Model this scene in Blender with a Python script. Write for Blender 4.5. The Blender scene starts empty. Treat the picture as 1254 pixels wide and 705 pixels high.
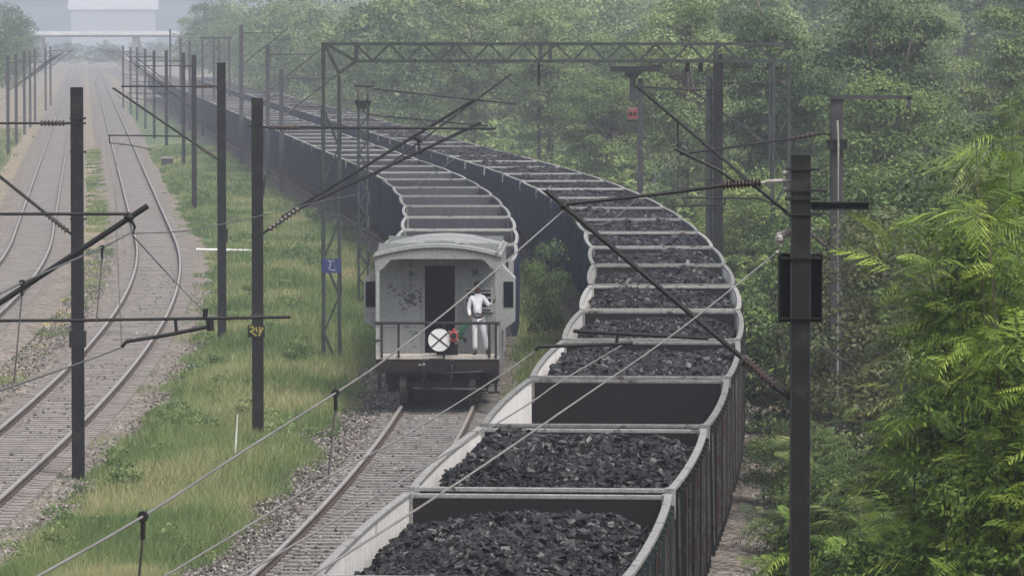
import bpy, bmesh, math, random
import numpy as np
from mathutils import Vector, Matrix
R = math.radians
sc = bpy.context.scene
C = sc.collection

# ------------------------------------------------------------------ camera
FPX = 6170.0; CAMH = 9.0; PITCH = math.atan(307.5/FPX)
cam_d = bpy.data.cameras.new('camera'); cam = bpy.data.objects.new('camera', cam_d); C.objects.link(cam)
cam_d.sensor_width = 36.0; cam_d.lens = FPX/1254*36.0
cam_d.clip_start = 1.0; cam_d.clip_end = 8000
cam.location = (0, 0, CAMH); cam.rotation_euler = (math.pi/2-PITCH, 0, 0)
sc.camera = cam
# ------------------------------------------------------------------ light
W = bpy.data.worlds.new("World"); sc.world = W; W.use_nodes = True
nt = W.node_tree; nt.nodes.clear()
SUN_EL, SUN_ROT = 60, 140      # overcast glow from behind the camera's right
sky = nt.nodes.new('ShaderNodeTexSky'); sky.sky_type = 'NISHITA'; sky.sun_disc = False
sky.sun_elevation = R(SUN_EL); sky.sun_rotation = R(SUN_ROT); sky.dust_density = 6.0; sky.air_density = 1.0; sky.ozone_density = 1.5
hs = nt.nodes.new('ShaderNodeHueSaturation'); hs.inputs['Saturation'].default_value = 0.5
bg = nt.nodes.new('ShaderNodeBackground'); bg.inputs['Strength'].default_value = 0.15
out = nt.nodes.new('ShaderNodeOutputWorld')
nt.links.new(sky.outputs[0], hs.inputs['Color']); nt.links.new(hs.outputs[0], bg.inputs['Color']); nt.links.new(bg.outputs[0], out.inputs['Surface'])
sd = bpy.data.lights.new('sun', 'SUN'); sd.energy = 1.5; sd.angle = R(14); sd.color = (1.0, 0.97, 0.92)
so = bpy.data.objects.new('sun', sd); C.objects.link(so)
_az = R(SUN_ROT)
sdir = Vector((math.sin(_az)*math.cos(R(SUN_EL)), math.cos(_az)*math.cos(R(SUN_EL)), math.sin(R(SUN_EL))))
so.rotation_euler = sdir.to_track_quat('Z', 'Y').to_euler()
sc.view_settings.view_transform = 'Standard'; sc.view_settings.look = 'None'
sc.view_settings.gamma = 1.0; sc.view_settings.exposure = 0.55
sc.view_settings.use_curve_mapping = False
HAZE_DENSITY = 0.00062; HAZE_COLOR = (0.82, 0.88, 0.97)
sc.cycles.max_bounces = 5; sc.cycles.diffuse_bounces = 2; sc.cycles.transparent_max_bounces = 4

# ------------------------------------------------------------------ geometry helpers
def at_y(px, py, Y):
    a = (px-627)/FPX; b = (352.5-py)/FPX
    t = Y/(math.cos(PITCH)+b*math.sin(PITCH))
    return Vector((a*t, Y, CAMH+t*(-math.sin(PITCH)+b*math.cos(PITCH))))
def at_z(px, py, z):
    a = (px-627)/FPX; b = (352.5-py)/FPX
    t = (z-CAMH)/(-math.sin(PITCH)+b*math.cos(PITCH))
    return Vector((a*t, t*(math.cos(PITCH)+b*math.sin(PITCH)), z))
GZ = -0.35       # natural ground; rail top is z=0

class MB:
    """collects shapes, builds ONE mesh object"""
    def __init__(s): s.v = []; s.f = []; s.m = []
    def add(s, vs, fs, m=0):
        o = len(s.v); s.v += [tuple(v) for v in vs]
        for f in fs: s.f.append([o+i for i in f]); s.m.append(m)
    def box(s, x0, x1, y0, y1, z0, z1, m=0, M=None):
        vs = [Vector((x, y, z)) for z in (z0, z1) for y in (y0, y1) for x in (x0, x1)]
        if M: vs = [M @ v for v in vs]
        s.add(vs, [(0,2,3,1),(4,5,7,6),(0,1,5,4),(2,6,7,3),(0,4,6,2),(1,3,7,5)], m)
    def rod(s, a, b, r0, r1=None, n=8, m=0, caps=True, phase=0):
        a = Vector(a); b = Vector(b); r1 = r0 if r1 is None else r1
        d = (b-a); q = d.to_track_quat('Z', 'Y')
        vs = []
        for p, r in ((a, r0), (b, r1)):
            for i in range(n):
                t = 2*math.pi*i/n+phase; vs.append(p + q @ Vector((r*math.cos(t), r*math.sin(t), 0)))
        fs = [(i, (i+1) % n, n+(i+1) % n, n+i) for i in range(n)]
        if caps: fs += [tuple(range(n))[::-1], tuple(range(n, 2*n))]
        s.add(vs, fs, m)
    def bar(s, a, b, w, h, m=0, up=(0,0,1)):
        """rectangular bar from a to b, width w (sideways), height h (along up)"""
        a = Vector(a); b = Vector(b); d = (b-a).normalized(); u = Vector(up)
        side = d.cross(u)
        if side.length < 1e-4: side = Vector((1,0,0))
        side.normalize(); u = side.cross(d).normalized()
        vs = [p + side*sx*w/2 + u*sz*h/2 for p in (a, b) for sx, sz in ((-1,-1),(1,-1),(1,1),(-1,1))]
        s.add(vs, [(0,1,2,3)[::-1],(4,5,6,7),(0,1,5,4),(1,2,6,5),(2,3,7,6),(3,0,4,7)], m)
    def poly(s, pts, r, n=6, m=0):
        """tube along points"""
        pts = [Vector(p) for p in pts]; vs = []; N = len(pts)
        for i, p in enumerate(pts):
            d = (pts[min(i+1, N-1)]-pts[max(i-1, 0)]); q = d.to_track_quat('Z', 'Y')
            rr = r[i] if isinstance(r, (list, tuple)) else r
            for k in range(n):
                t = 2*math.pi*k/n; vs.append(p+q @ Vector((rr*math.cos(t), rr*math.sin(t), 0)))
        fs = []
        for i in range(N-1):
            for k in range(n): fs.append((i*n+k, i*n+(k+1) % n, (i+1)*n+(k+1) % n, (i+1)*n+k))
        fs += [tuple(range(n))[::-1], tuple(range((N-1)*n, N*n))]
        s.add(vs, fs, m)
    def sphere(s, c, r, n=10, m=0, sc3=(1,1,1)):
        c = Vector(c); vs = []; fs = []; k = n//2
        for j in range(k+1):
            ph = math.pi*j/k
            for i in range(n):
                t = 2*math.pi*i/n
                vs.append(c+Vector((r*sc3[0]*math.sin(ph)*math.cos(t), r*sc3[1]*math.sin(ph)*math.sin(t), r*sc3[2]*math.cos(ph))))
        for j in range(k):
            for i in range(n): fs.append((j*n+i, (j+1)*n+i, (j+1)*n+(i+1) % n, j*n+(i+1) % n))
        s.add(vs, fs, m)
    def insul(s, a, b, r=0.07, nd=7, m=0):
        a = Vector(a); b = Vector(b); s.rod(a, b, r*.45, n=8, m=m)
        for i in range(nd):
            t0 = (i+.25)/nd; t1 = (i+.8)/nd
            s.rod(a.lerp(b, t0), a.lerp(b, t1), r, r*.55, n=10, m=m)
    def build(s, name, mats, parent=None, smooth=False, bevel=0):
        me = bpy.data.meshes.new(name); me.from_pydata(s.v, [], s.f)
        mats = mats if isinstance(mats, (list, tuple)) else [mats]
        for mt in mats: me.materials.append(mt)
        if len(mats) > 1: me.polygons.foreach_set('material_index', s.m)
        if smooth: me.polygons.foreach_set('use_smooth', [True]*len(s.f))
        me.validate(); me.update()
        bm = bmesh.new(); bm.from_mesh(me); bmesh.ops.remove_doubles(bm, verts=bm.verts, dist=1e-5); bmesh.ops.recalc_face_normals(bm, faces=bm.faces); bm.to_mesh(me); bm.free()
        o = bpy.data.objects.new(name, me); C.objects.link(o); o.parent = parent
        if bevel:
            md = o.modifiers.new('bevel', 'BEVEL'); md.width = bevel; md.segments = 2; md.limit_method = 'ANGLE'
        return o

def np_mesh(name, V, F, mat, tone=None, parent=None, link=True):
    """V (n,3), F (m,k) numpy arrays -> object; tone: per-vertex float attribute"""
    me = bpy.data.meshes.new(name); n = len(V); m, k = F.shape
    me.vertices.add(n); me.vertices.foreach_set('co', V.astype(np.float32).ravel())
    me.loops.add(m*k); me.loops.foreach_set('vertex_index', F.astype(np.int32).ravel())
    me.polygons.add(m); me.polygons.foreach_set('loop_start', np.arange(0, m*k, k, dtype=np.int32))
    me.polygons.foreach_set('loop_total', np.full(m, k, dtype=np.int32))
    me.update(calc_edges=True); me.shade_flat()
    if tone is not None:
        at = me.attributes.new('tone', 'FLOAT', 'POINT'); at.data.foreach_set('value', tone.astype(np.float32).ravel())
    for mt in (mat if isinstance(mat, (list, tuple)) else [mat]): me.materials.append(mt)
    o = bpy.data.objects.new(name, me)
    if link: C.objects.link(o)
    o.parent = parent
    return o

def tag(o, label=None, cat=None, group=None, kind=None):
    if label: o['label'] = label
    if cat: o['category'] = cat
    if group: o['group'] = group
    if kind: o['kind'] = kind
    return o
def empty(name, loc=(0,0,0), rz=0, label=None, cat=None, group=None, kind=None):
    o = bpy.data.objects.new(name, None); C.objects.link(o); o.location = loc; o.rotation_euler = (0, 0, rz)
    o.empty_display_size = .2
    return tag(o, label, cat, group, kind)
def copy_tree(o, parent=None):
    c = o.copy(); C.objects.link(c); c.parent = parent
    for ch in [k for k in KIDS(o)]: copy_tree(ch, c)
    return c
def KIDS(o): return list(o.children)
def copy_small(o, skip):
    c = o.copy(); C.objects.link(c); c.parent = None
    for ch in KIDS(o):
        if ch.name.split('.')[0] in skip: continue
        copy_tree(ch, c)
    return c

# ------------------------------------------------------------------ materials
def nodes(name):
    m = bpy.data.materials.new(name); m.use_nodes = True; t = m.node_tree; t.nodes.clear()
    o = t.nodes.new('ShaderNodeOutputMaterial'); b = t.nodes.new('ShaderNodeBsdfPrincipled'); t.links.new(b.outputs[0], o.inputs[0])
    return m, t, b, o
def N(t, kind, **kw):
    n = t.nodes.new(kind)
    for k, v in kw.items():
        if k in n.inputs: n.inputs[k].default_value = v
        else: setattr(n, k, v)
    return n
def ramp(t, stops, interp='LINEAR'):
    r = t.nodes.new('ShaderNodeValToRGB'); r.color_ramp.interpolation = interp
    e = r.color_ramp.elements
    while len(e) > len(stops): e.remove(e[-1])
    while len(e) < len(stops): e.new(1)
    for i, (p, c) in enumerate(stops): e[i].position = p; e[i].color = (*c, 1) if len(c) == 3 else c
    return r
def noisy(name, cols, scale=3.0, rough=.6, metal=0.0, detail=5.0, bump=0.0, bscale=30, coord='Object', stretch=(1,1,1), spec=.5, distort=0.0):
    """noise-mottled paint / stone: cols = list of (pos, colour)"""
    m, t, b, o = nodes(name)
    tc = N(t, 'ShaderNodeTexCoord'); mp = N(t, 'ShaderNodeMapping'); mp.inputs['Scale'].default_value = stretch
    if coord == 'World':
        g = N(t, 'ShaderNodeNewGeometry'); t.links.new(g.outputs['Position'], mp.inputs[0])
    else: t.links.new(tc.outputs[coord], mp.inputs[0])
    n = N(t, 'ShaderNodeTexNoise', Scale=scale, Detail=detail, Roughness=.62, Distortion=distort); t.links.new(mp.outputs[0], n.inputs['Vector'])
    r = ramp(t, cols); t.links.new(n.outputs[0], r.inputs[0]); t.links.new(r.outputs[0], b.inputs['Base Color'])
    b.inputs['Roughness'].default_value = rough; b.inputs['Metallic'].default_value = metal; b.inputs['Specular IOR Level'].default_value = spec
    if bump:
        n2 = N(t, 'ShaderNodeTexNoise', Scale=bscale, Detail=4.0); t.links.new(mp.outputs[0], n2.inputs['Vector'])
        bp = N(t, 'ShaderNodeBump', Strength=bump, Distance=.02); t.links.new(n2.outputs[0], bp.inputs['Height']); t.links.new(bp.outputs[0], b.inputs['Normal'])
    return m
def streaky(name, base, dirt, rust, amount=.5, rough=.6, th=.60):
    """painted steel with vertical streaks of dirt and patches of rust"""
    m, t, b, o = nodes(name)
    tc = N(t, 'ShaderNodeTexCoord'); oi = N(t, 'ShaderNodeObjectInfo')
    ad = N(t, 'ShaderNodeVectorMath', operation='ADD'); mu = N(t, 'ShaderNodeMath', operation='MULTIPLY'); mu.inputs[1].default_value = 37.0
    t.links.new(oi.outputs['Random'], mu.inputs[0]); t.links.new(tc.outputs['Object'], ad.inputs[0]); t.links.new(mu.outputs[0], ad.inputs[1])
    mp = N(t, 'ShaderNodeMapping'); mp.inputs['Scale'].default_value = (1, 1, .12); t.links.new(ad.outputs[0], mp.inputs[0])
    n1 = N(t, 'ShaderNodeTexNoise', Scale=7.0, Detail=6.0, Roughness=.7); t.links.new(mp.outputs[0], n1.inputs['Vector'])
    r1 = ramp(t, [(.35, base), (.62, tuple(a*(1-amount)+c*amount for a, c in zip(base, dirt))), (.8, dirt)]); t.links.new(n1.outputs[0], r1.inputs[0])
    n2 = N(t, 'ShaderNodeTexNoise', Scale=2.3, Detail=8.0, Roughness=.75); t.links.new(ad.outputs[0], n2.inputs['Vector'])
    r2 = ramp(t, [(th, (0,0,0)), (th+.05, (1,1,1))]); t.links.new(n2.outputs[0], r2.inputs[0])
    mx = N(t, 'ShaderNodeMixRGB'); t.links.new(r2.outputs[0], mx.inputs[0]); t.links.new(r1.outputs[0], mx.inputs[1]); mx.inputs[2].default_value = (*rust, 1)
    hv = N(t, 'ShaderNodeHueSaturation'); vr = N(t, 'ShaderNodeMapRange'); vr.inputs[3].default_value = .70; vr.inputs[4].default_value = 1.35
    t.links.new(oi.outputs['Random'], vr.inputs[0]); t.links.new(vr.outputs[0], hv.inputs['Value']); t.links.new(mx.outputs[0], hv.inputs['Color'])
    n4 = N(t, 'ShaderNodeTexNoise', Scale=38.0, Detail=3.0); t.links.new(ad.outputs[0], n4.inputs['Vector']); r4 = ramp(t, [(.35, (.72,.72,.72)), (.65, (1.15,1.15,1.15))]); t.links.new(n4.outputs[0], r4.inputs[0])
    m4 = N(t, 'ShaderNodeMixRGB', blend_type='MULTIPLY'); m4.inputs[0].default_value = 1; t.links.new(hv.outputs[0], m4.inputs[1]); t.links.new(r4.outputs[0], m4.inputs[2])
    t.links.new(m4.outputs[0], b.inputs['Base Color']); b.inputs['Roughness'].default_value = rough; b.inputs['Specular IOR Level'].default_value = .22
    return m
M = {}
M['mast'] = noisy('mast_steel', [(.3, (.005,.005,.006)), (.55, (.010,.010,.011)), (.72, (.034,.027,.022))], 5, .75, 0, bump=.2, spec=.25)
M['mast_grey'] = noisy('mast_grey', [(.3, (.028,.028,.032)), (.7, (.06,.06,.065))], 4, .7, spec=.3)
M['lattice'] = noisy('lattice_steel', [(.3, (.022,.030,.027)), (.7, (.05,.062,.056))], 4, .7, spec=.3)
M['black'] = noisy('black_tube', [(.3, (.006,.006,.007)), (.7, (.015,.015,.016))], 8, .6, spec=.3)
M['insulator'] = noisy('brown_glaze', [(.3, (.03,.02,.018)), (.7, (.06,.04,.035))], 8, .5)
M['galv'] = noisy('galvanised_fitting', [(.3, (.20,.19,.18)), (.7, (.42,.40,.37))], 20, .6, .2)
M['wire'] = noisy('dull_copper_wire', [(.3, (.12,.115,.11)), (.7, (.20,.19,.185))], 1, .6)
M['wire_dark'] = noisy('dark_wire', [(.3, (.05,.05,.05)), (.7, (.09,.09,.09))], 1, .5)
M['blue_steel'] = streaky('blue_wagon_paint', (.022,.035,.082), (.014,.017,.030), (.05,.036,.032), .6)
M['dark_steel'] = streaky('dark_wagon_paint', (.013,.012,.013), (.006,.006,.007), (.035,.018,.013), .6)
M['green_steel'] = streaky('green_wagon_paint', (.022,.036,.036), (.014,.019,.019), (.05,.035,.028), .5)
M['inner_pale'] = streaky('pale_inner_plate', (.74,.72,.69), (.50,.48,.45), (.36,.33,.29), .5, .85)
M['inner_grey'] = streaky('grey_inner_plate', (.065,.07,.075), (.04,.04,.045), (.04,.033,.03), .5, .8)
M['inner_dark'] = streaky('dark_end_plate', (.010,.008,.009), (.006,.005,.006), (.04,.026,.02), .5, .85)
M['coping'] = streaky('worn_coping', (.27,.27,.26), (.13,.125,.12), (.07,.055,.048), .5, .75, .57)
M['rib_edge'] = streaky('pale_stanchion_strip', (.10,.10,.10), (.035,.033,.033), (.06,.035,.025), .6, .7, .5)
M['under'] = noisy('black_underframe', [(.3, (.005,.005,.005)), (.7, (.016,.013,.012))], 5, .9, spec=.2)
M['wheel'] = noisy('wheel_steel', [(.3, (.016,.012,.011)), (.7, (.04,.03,.026))], 8, .75)
M['van'] = streaky('van_grey_paint', (.27,.285,.275), (.19,.195,.19), (.10,.085,.075), .3, .6)
M['van_wall'] = streaky('van_end_wall_paint', (.27,.295,.285), (.19,.20,.20), (.05,.044,.042), .4, .6, .585)
m_ = streaky('scarred_van_wall', (.27,.295,.285), (.19,.20,.20), (.05,.044,.042), .4, .6, .60)
t_ = m_.node_tree; b_ = [n for n in t_.nodes if n.type == 'BSDF_PRINCIPLED'][0]; src = b_.inputs['Base Color'].links[0].from_socket
tc_ = N(t_, 'ShaderNodeTexCoord'); acc = None
for (cx, cz, rr) in ((-.66, 2.62, .55), (-1.15, 2.85, .22), (-.62, 1.72, .28), (.62, 1.6, .2), (.9, 3.2, .2)):
    vd = N(t_, 'ShaderNodeVectorMath', operation='DISTANCE'); t_.links.new(tc_.outputs['Object'], vd.inputs[0]); vd.inputs[1].default_value = (cx, .85, cz)
    mr = N(t_, 'ShaderNodeMapRange'); mr.inputs[1].default_value = 0; mr.inputs[2].default_value = rr; mr.inputs[3].default_value = .27; mr.inputs[4].default_value = 0; t_.links.new(vd.outputs['Value'], mr.inputs[0])
    if acc is None: acc = mr.outputs[0]
    else:
        a_ = N(t_, 'ShaderNodeMath', operation='ADD'); t_.links.new(acc, a_.inputs[0]); t_.links.new(mr.outputs[0], a_.inputs[1]); acc = a_.outputs[0]
nn = N(t_, 'ShaderNodeTexNoise', Scale=11.0, Detail=5.0, Roughness=.7); t_.links.new(tc_.outputs['Object'], nn.inputs['Vector'])
a_ = N(t_, 'ShaderNodeMath', operation='ADD'); t_.links.new(acc, a_.inputs[0]); t_.links.new(nn.outputs[0], a_.inputs[1])
rr_ = ramp(t_, [(.68, (0,0,0)), (.73, (1,1,1))]); t_.links.new(a_.outputs[0], rr_.inputs[0])
mx_ = N(t_, 'ShaderNodeMixRGB'); t_.links.new(rr_.outputs[0], mx_.inputs[0]); t_.links.new(src, mx_.inputs[1]); mx_.inputs[2].default_value = (.045,.038,.036,1); t_.links.new(mx_.outputs[0], b_.inputs['Base Color'])
M['van_scarred'] = m_
M['van_roof'] = streaky('van_roof_paint', (.20,.21,.205), (.15,.155,.15), (.11,.10,.095), .4, .7)
M['van_blue'] = streaky('van_blue_paint', (.035,.055,.13), (.03,.035,.06), (.07,.05,.04), .5, .6)
M['red_brown'] = streaky('red_oxide_paint', (.030,.015,.013), (.018,.013,.013), (.02,.016,.015), .6, .7)
M['deck'] = noisy('worn_deck_edge', [(.3, (.30,.27,.24)), (.7, (.52,.48,.43))], 6, .8)
M['white_paint'] = noisy('white_paint', [(.3, (.62,.62,.60)), (.7, (.80,.80,.78))], 6, .6)
M['red_paint'] = noisy('red_paint', [(.3, (.30,.03,.025)), (.7, (.45,.05,.04))], 9, .5)
M['yellow_paint'] = noisy('yellow_paint', [(.3, (.20,.17,.03)), (.7, (.36,.31,.07))], 12, .6)
M['dull_red'] = noisy('dull_red_paint', [(.3, (.16,.035,.03)), (.7, (.28,.07,.06))], 9, .8)
M['plate_mark'] = noisy('faded_plate_paint', [(.3, (.20,.22,.26)), (.7, (.34,.36,.40))], 20, .8)
M['sign_blue'] = noisy('blue_enamel', [(.3, (.015,.028,.10)), (.7, (.03,.045,.16))], 12, .5)
M['unlit_fill'] = noisy('dark_opening', [(.3, (.002,.003,.008)), (.7, (.004,.005,.012))], 3, .95, spec=.05)  # near-black stands in for the unlit inside behind doorway and windows
M['concrete'] = noisy('concrete', [(.3, (.24,.23,.21)), (.7, (.40,.38,.35))], 3, .9, bump=.4)
M['bridge'] = noisy('bridge_paint', [(.3, (.55,.56,.58)), (.7, (.75,.76,.78))], .3, .8, coord='World')
M['bridge_dark'] = noisy('bridge_concrete', [(.3, (.16,.16,.17)), (.7, (.26,.26,.27))], .3, .9, coord='World')
M['shed_wall'] = noisy('hazed_shed_wall', [(.3, (.50,.53,.57)), (.7, (.60,.63,.67))], .3, .9, coord='World')  # wall tone pushed towards the haze colour, painting haze onto the shed
M['rail'] = noisy('rail_steel', [(.3, (.045,.030,.022)), (.7, (.085,.06,.045))], 3, .6, coord='World')
M['rail_head'] = noisy('rail_head_steel', [(.3, (.20,.18,.165)), (.7, (.34,.31,.285))], 3, .4, 0, coord='World')  # pale non-metallic colour stands in for the shine of the running surface
M['sleeper'] = noisy('weathered_sleeper', [(.25, (.12,.108,.10)), (.5, (.19,.175,.165)), (.75, (.27,.25,.235))], 2.2, .95, coord='World', bump=.3)
M['sleeper_dusty'] = noisy('dusty_sleeper', [(.25, (.15,.135,.12)), (.5, (.22,.20,.185)), (.75, (.30,.275,.255))], 1.6, .95, coord='World', bump=.3)
M['bark'] = noisy('bark', [(.3, (.06,.045,.035)), (.7, (.15,.125,.10))], 6, .9, stretch=(1,1,.3), bump=.5)
M['twig'] = noisy('green_twig', [(.3, (.022,.022,.012)), (.7, (.06,.05,.03))], 6, .9)
M['cloth_white'] = noisy('white_uniform', [(.3, (.66,.67,.72)), (.7, (.80,.81,.84))], 9, .95, bump=.6, bscale=18)
M['skin'] = noisy('brown_skin', [(.3, (.10,.05,.032)), (.7, (.15,.078,.05))], 8, .6)
M['hair'] = noisy('black_hair', [(.3, (.01,.01,.01)), (.7, (.02,.018,.018))], 20, .6)
M['leather'] = noisy('black_leather', [(.3, (.012,.011,.011)), (.7, (.025,.022,.02))], 20, .45)
M['flag_green'] = noisy('green_cloth', [(.3, (.012,.06,.03)), (.7, (.025,.10,.05))], 8, .9)

def leafmat(name, c0, c1, c2, transl=.3, rnd=.25):
    m, t, b, o = nodes(name)
    at = N(t, 'ShaderNodeAttribute', attribute_name='tone'); oi = N(t, 'ShaderNodeObjectInfo')
    mu = N(t, 'ShaderNodeMath', operation='MULTIPLY_ADD'); mu.inputs[1].default_value = rnd; mu.inputs[2].default_value = -rnd/2
    ad = N(t, 'ShaderNodeMath', operation='ADD'); t.links.new(oi.outputs['Random'], mu.inputs[0]); t.links.new(mu.outputs[0], ad.inputs[0]); t.links.new(at.outputs['Fac'], ad.inputs[1])
    r = ramp(t, [(0.0, c0), (.55, c1), (1.0, c2)]); t.links.new(ad.outputs[0], r.inputs[0])
    t.links.new(r.outputs[0], b.inputs['Base Color']); b.inputs['Roughness'].default_value = .55; b.inputs['Specular IOR Level'].default_value = .35
    tr = N(t, 'ShaderNodeBsdfTranslucent'); t.links.new(r.outputs[0], tr.inputs['Color'])
    mx = N(t, 'ShaderNodeMixShader'); mx.inputs[0].default_value = transl
    t.links.new(b.outputs[0], mx.inputs[1]); t.links.new(tr.outputs[0], mx.inputs[2]); t.links.new(mx.outputs[0], o.inputs[0])
    return m
M['leaf_far'] = leafmat('dusty_green_leaves', (.034,.07,.024), (.135,.205,.07), (.28,.34,.14), .3, .65)
M['leaf_mid'] = leafmat('mixed_green_leaves', (.024,.05,.014), (.115,.185,.05), (.27,.33,.10), .3, .6)
M['leaf_near'] = leafmat('fresh_green_leaflets', (.022,.05,.009), (.14,.235,.035), (.44,.54,.10), .3, .3)
M['leaf_dusty'] = leafmat('dusty_green_leaflets', (.022,.048,.014), (.13,.19,.055), (.38,.44,.15), .3, .3)
M['herb_leaf'] = leafmat('pale_herb_leaves', (.07,.12,.04), (.16,.24,.08), (.32,.38,.15), .35, .2)
M['leaf_brown'] = leafmat('browning_leaves', (.045,.065,.022), (.10,.12,.045), (.19,.15,.065), .25, .2)
def grassmat(name, gs, tl=.4):
    m, t, b, o = nodes(name)
    g = N(t, 'ShaderNodeNewGeometry'); at = N(t, 'ShaderNodeAttribute', attribute_name='tone')
    n = N(t, 'ShaderNodeTexNoise', Scale=.22, Detail=4.0); mp = N(t, 'ShaderNodeMapping'); mp.inputs['Scale'].default_value = (1, .45, 1)
    t.links.new(g.outputs['Position'], mp.inputs[0]); t.links.new(mp.outputs[0], n.inputs['Vector'])
    s1 = N(t, 'ShaderNodeMath', operation='MULTIPLY_ADD'); s1.inputs[1].default_value = 1.9; s1.inputs[2].default_value = -.62
    t.links.new(n.outputs[0], s1.inputs[0])
    s2 = N(t, 'ShaderNodeMath', operation='MULTIPLY_ADD'); s2.inputs[1].default_value = .4; t.links.new(at.outputs['Fac'], s2.inputs[0]); t.links.new(s1.outputs[0], s2.inputs[2])
    r = ramp(t, gs); t.links.new(s2.outputs[0], r.inputs[0]); t.links.new(r.outputs[0], b.inputs['Base Color'])
    b.inputs['Roughness'].default_value = .8; b.inputs['Specular IOR Level'].default_value = .2
    tr = N(t, 'ShaderNodeBsdfTranslucent'); t.links.new(r.outputs[0], tr.inputs['Color'])
    mx = N(t, 'ShaderNodeMixShader'); mx.inputs[0].default_value = tl
    t.links.new(b.outputs[0], mx.inputs[1]); t.links.new(tr.outputs[0], mx.inputs[2]); t.links.new(mx.outputs[0], o.inputs[0])
    return m
GS = [(.12, (.085,.145,.048)), (.42, (.155,.23,.085)), (.65, (.26,.305,.13)), (.84, (.38,.37,.19)), (1.0, (.47,.40,.22))]
M['grass'] = grassmat('meadow_grass', GS)
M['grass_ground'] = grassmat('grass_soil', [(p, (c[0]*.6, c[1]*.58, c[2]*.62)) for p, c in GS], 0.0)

def gravel(name, cols, vscale, patch=None, patch_rng=(.55, .66), pscale=.35, bump=.7):
    m, t, b, o = nodes(name)
    g = N(t, 'ShaderNodeNewGeometry'); v = N(t, 'ShaderNodeTexVoronoi', Scale=vscale); t.links.new(g.outputs['Position'], v.inputs['Vector'])
    sp = N(t, 'ShaderNodeSeparateColor'); t.links.new(v.outputs['Color'], sp.inputs[0])
    r = ramp(t, cols); t.links.new(sp.outputs[0], r.inputs[0])
    n = N(t, 'ShaderNodeTexNoise', Scale=.9, Detail=6.0, Roughness=.65); t.links.new(g.outputs['Position'], n.inputs['Vector'])
    r2 = ramp(t, [(.3, (.62,.60,.58)), (.7, (1.15,1.1,1.05))]); t.links.new(n.outputs[0], r2.inputs[0])
    mx = N(t, 'ShaderNodeMixRGB', blend_type='MULTIPLY'); mx.inputs[0].default_value = 1; t.links.new(r.outputs[0], mx.inputs[1]); t.links.new(r2.outputs[0], mx.inputs[2])
    last = mx
    if patch:
        n3 = N(t, 'ShaderNodeTexNoise', Scale=pscale, Detail=5.0, Roughness=.6); t.links.new(g.outputs['Position'], n3.inputs['Vector'])
        r3 = ramp(t, [(patch_rng[0], (0,0,0)), (patch_rng[1], (1,1,1))]); t.links.new(n3.outputs[0], r3.inputs[0])
        m3 = N(t, 'ShaderNodeMixRGB'); t.links.new(r3.outputs[0], m3.inputs[0]); t.links.new(mx.outputs[0], m3.inputs[1]); m3.inputs[2].default_value = (*patch, 1); last = m3
    t.links.new(last.outputs[0], b.inputs['Base Color']); b.inputs['Roughness'].default_value = .95; b.inputs['Specular IOR Level'].default_value = .2
    bp = N(t, 'ShaderNodeBump', Strength=bump, Distance=.04); t.links.new(v.outputs['Distance'], bp.inputs['Height']); t.links.new(bp.outputs[0], b.inputs['Normal'])
    return m
ST = [(0, (.05,.042,.038)), (.35, (.11,.096,.085)), (.7, (.18,.16,.145)), (1, (.34,.315,.29))]
M['ballast'] = gravel('ballast_stone', ST, 11.0)
M['ballast_dusty'] = gravel('dusty_ballast', [(0, (.09,.078,.068)), (.4, (.17,.15,.133)), (.8, (.24,.215,.195)), (1, (.36,.33,.30))], 9.0, patch=(.16,.14,.115), patch_rng=(.5,.7), bump=.5)
M['soil'] = gravel('stony_soil', [(0, (.12,.10,.085)), (.4, (.20,.172,.145)), (.8, (.27,.235,.20)), (1, (.37,.33,.29))], 8.0, patch=(.27,.225,.11), patch_rng=(.50,.62))
m_, t_, b_, o_ = nodes('stone_chips')
at_ = N(t_, 'ShaderNodeAttribute', attribute_name='tone'); r_ = ramp(t_, ST); t_.links.new(at_.outputs['Fac'], r_.inputs[0]); t_.links.new(r_.outputs[0], b_.inputs['Base Color']); b_.inputs['Roughness'].default_value = .9
M['stone'] = m_
m_, t_, b_, o_ = nodes('broken_coal')
at_ = N(t_, 'ShaderNodeAttribute', attribute_name='tone'); r_ = ramp(t_, [(0, (.002,.0019,.002)), (.6, (.007,.0068,.0072)), (.88, (.020,.019,.020)), (1, (.060,.056,.058))]); t_.links.new(at_.outputs['Fac'], r_.inputs[0]); t_.links.new(r_.outputs[0], b_.inputs['Base Color'])
b_.inputs['Roughness'].default_value = .42; b_.inputs['Specular IOR Level'].default_value = .32
M['coal'] = m_

# ------------------------------------------------------------------ track alignments (function of forward distance Y)
def XB(y):
    if y < 70: return .15+.35+.078*(y-64)
    x70 = .15+.35+.078*6
    if y < 230: u = y-70; return x70+.078*u-.00105*u*u/2
    u = 160; return x70+.078*u-.00105*u*u/2-.09*(y-230)
def XR2(y):
    u = min(max((104-y)/40, 0), 1); return XB(y)-.16*u*u*(3-2*u)
def XR1(y): return XB(y)-5.45
def XL1(y):
    x0 = -10.9
    if y < 105: return x0
    if y < 226: u = y-105; return x0-.0007*u*u/2
    u = 121; return x0-.0007*u*u/2-.0847*(y-226)
def XL2(y): return XL1(y)-5.5
def slope(fn, y): return (fn(y+.5)-fn(y-.5))
def step_along(fn, y, ds):
    s = slope(fn, y); return y+ds/math.sqrt(1+s*s)

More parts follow.
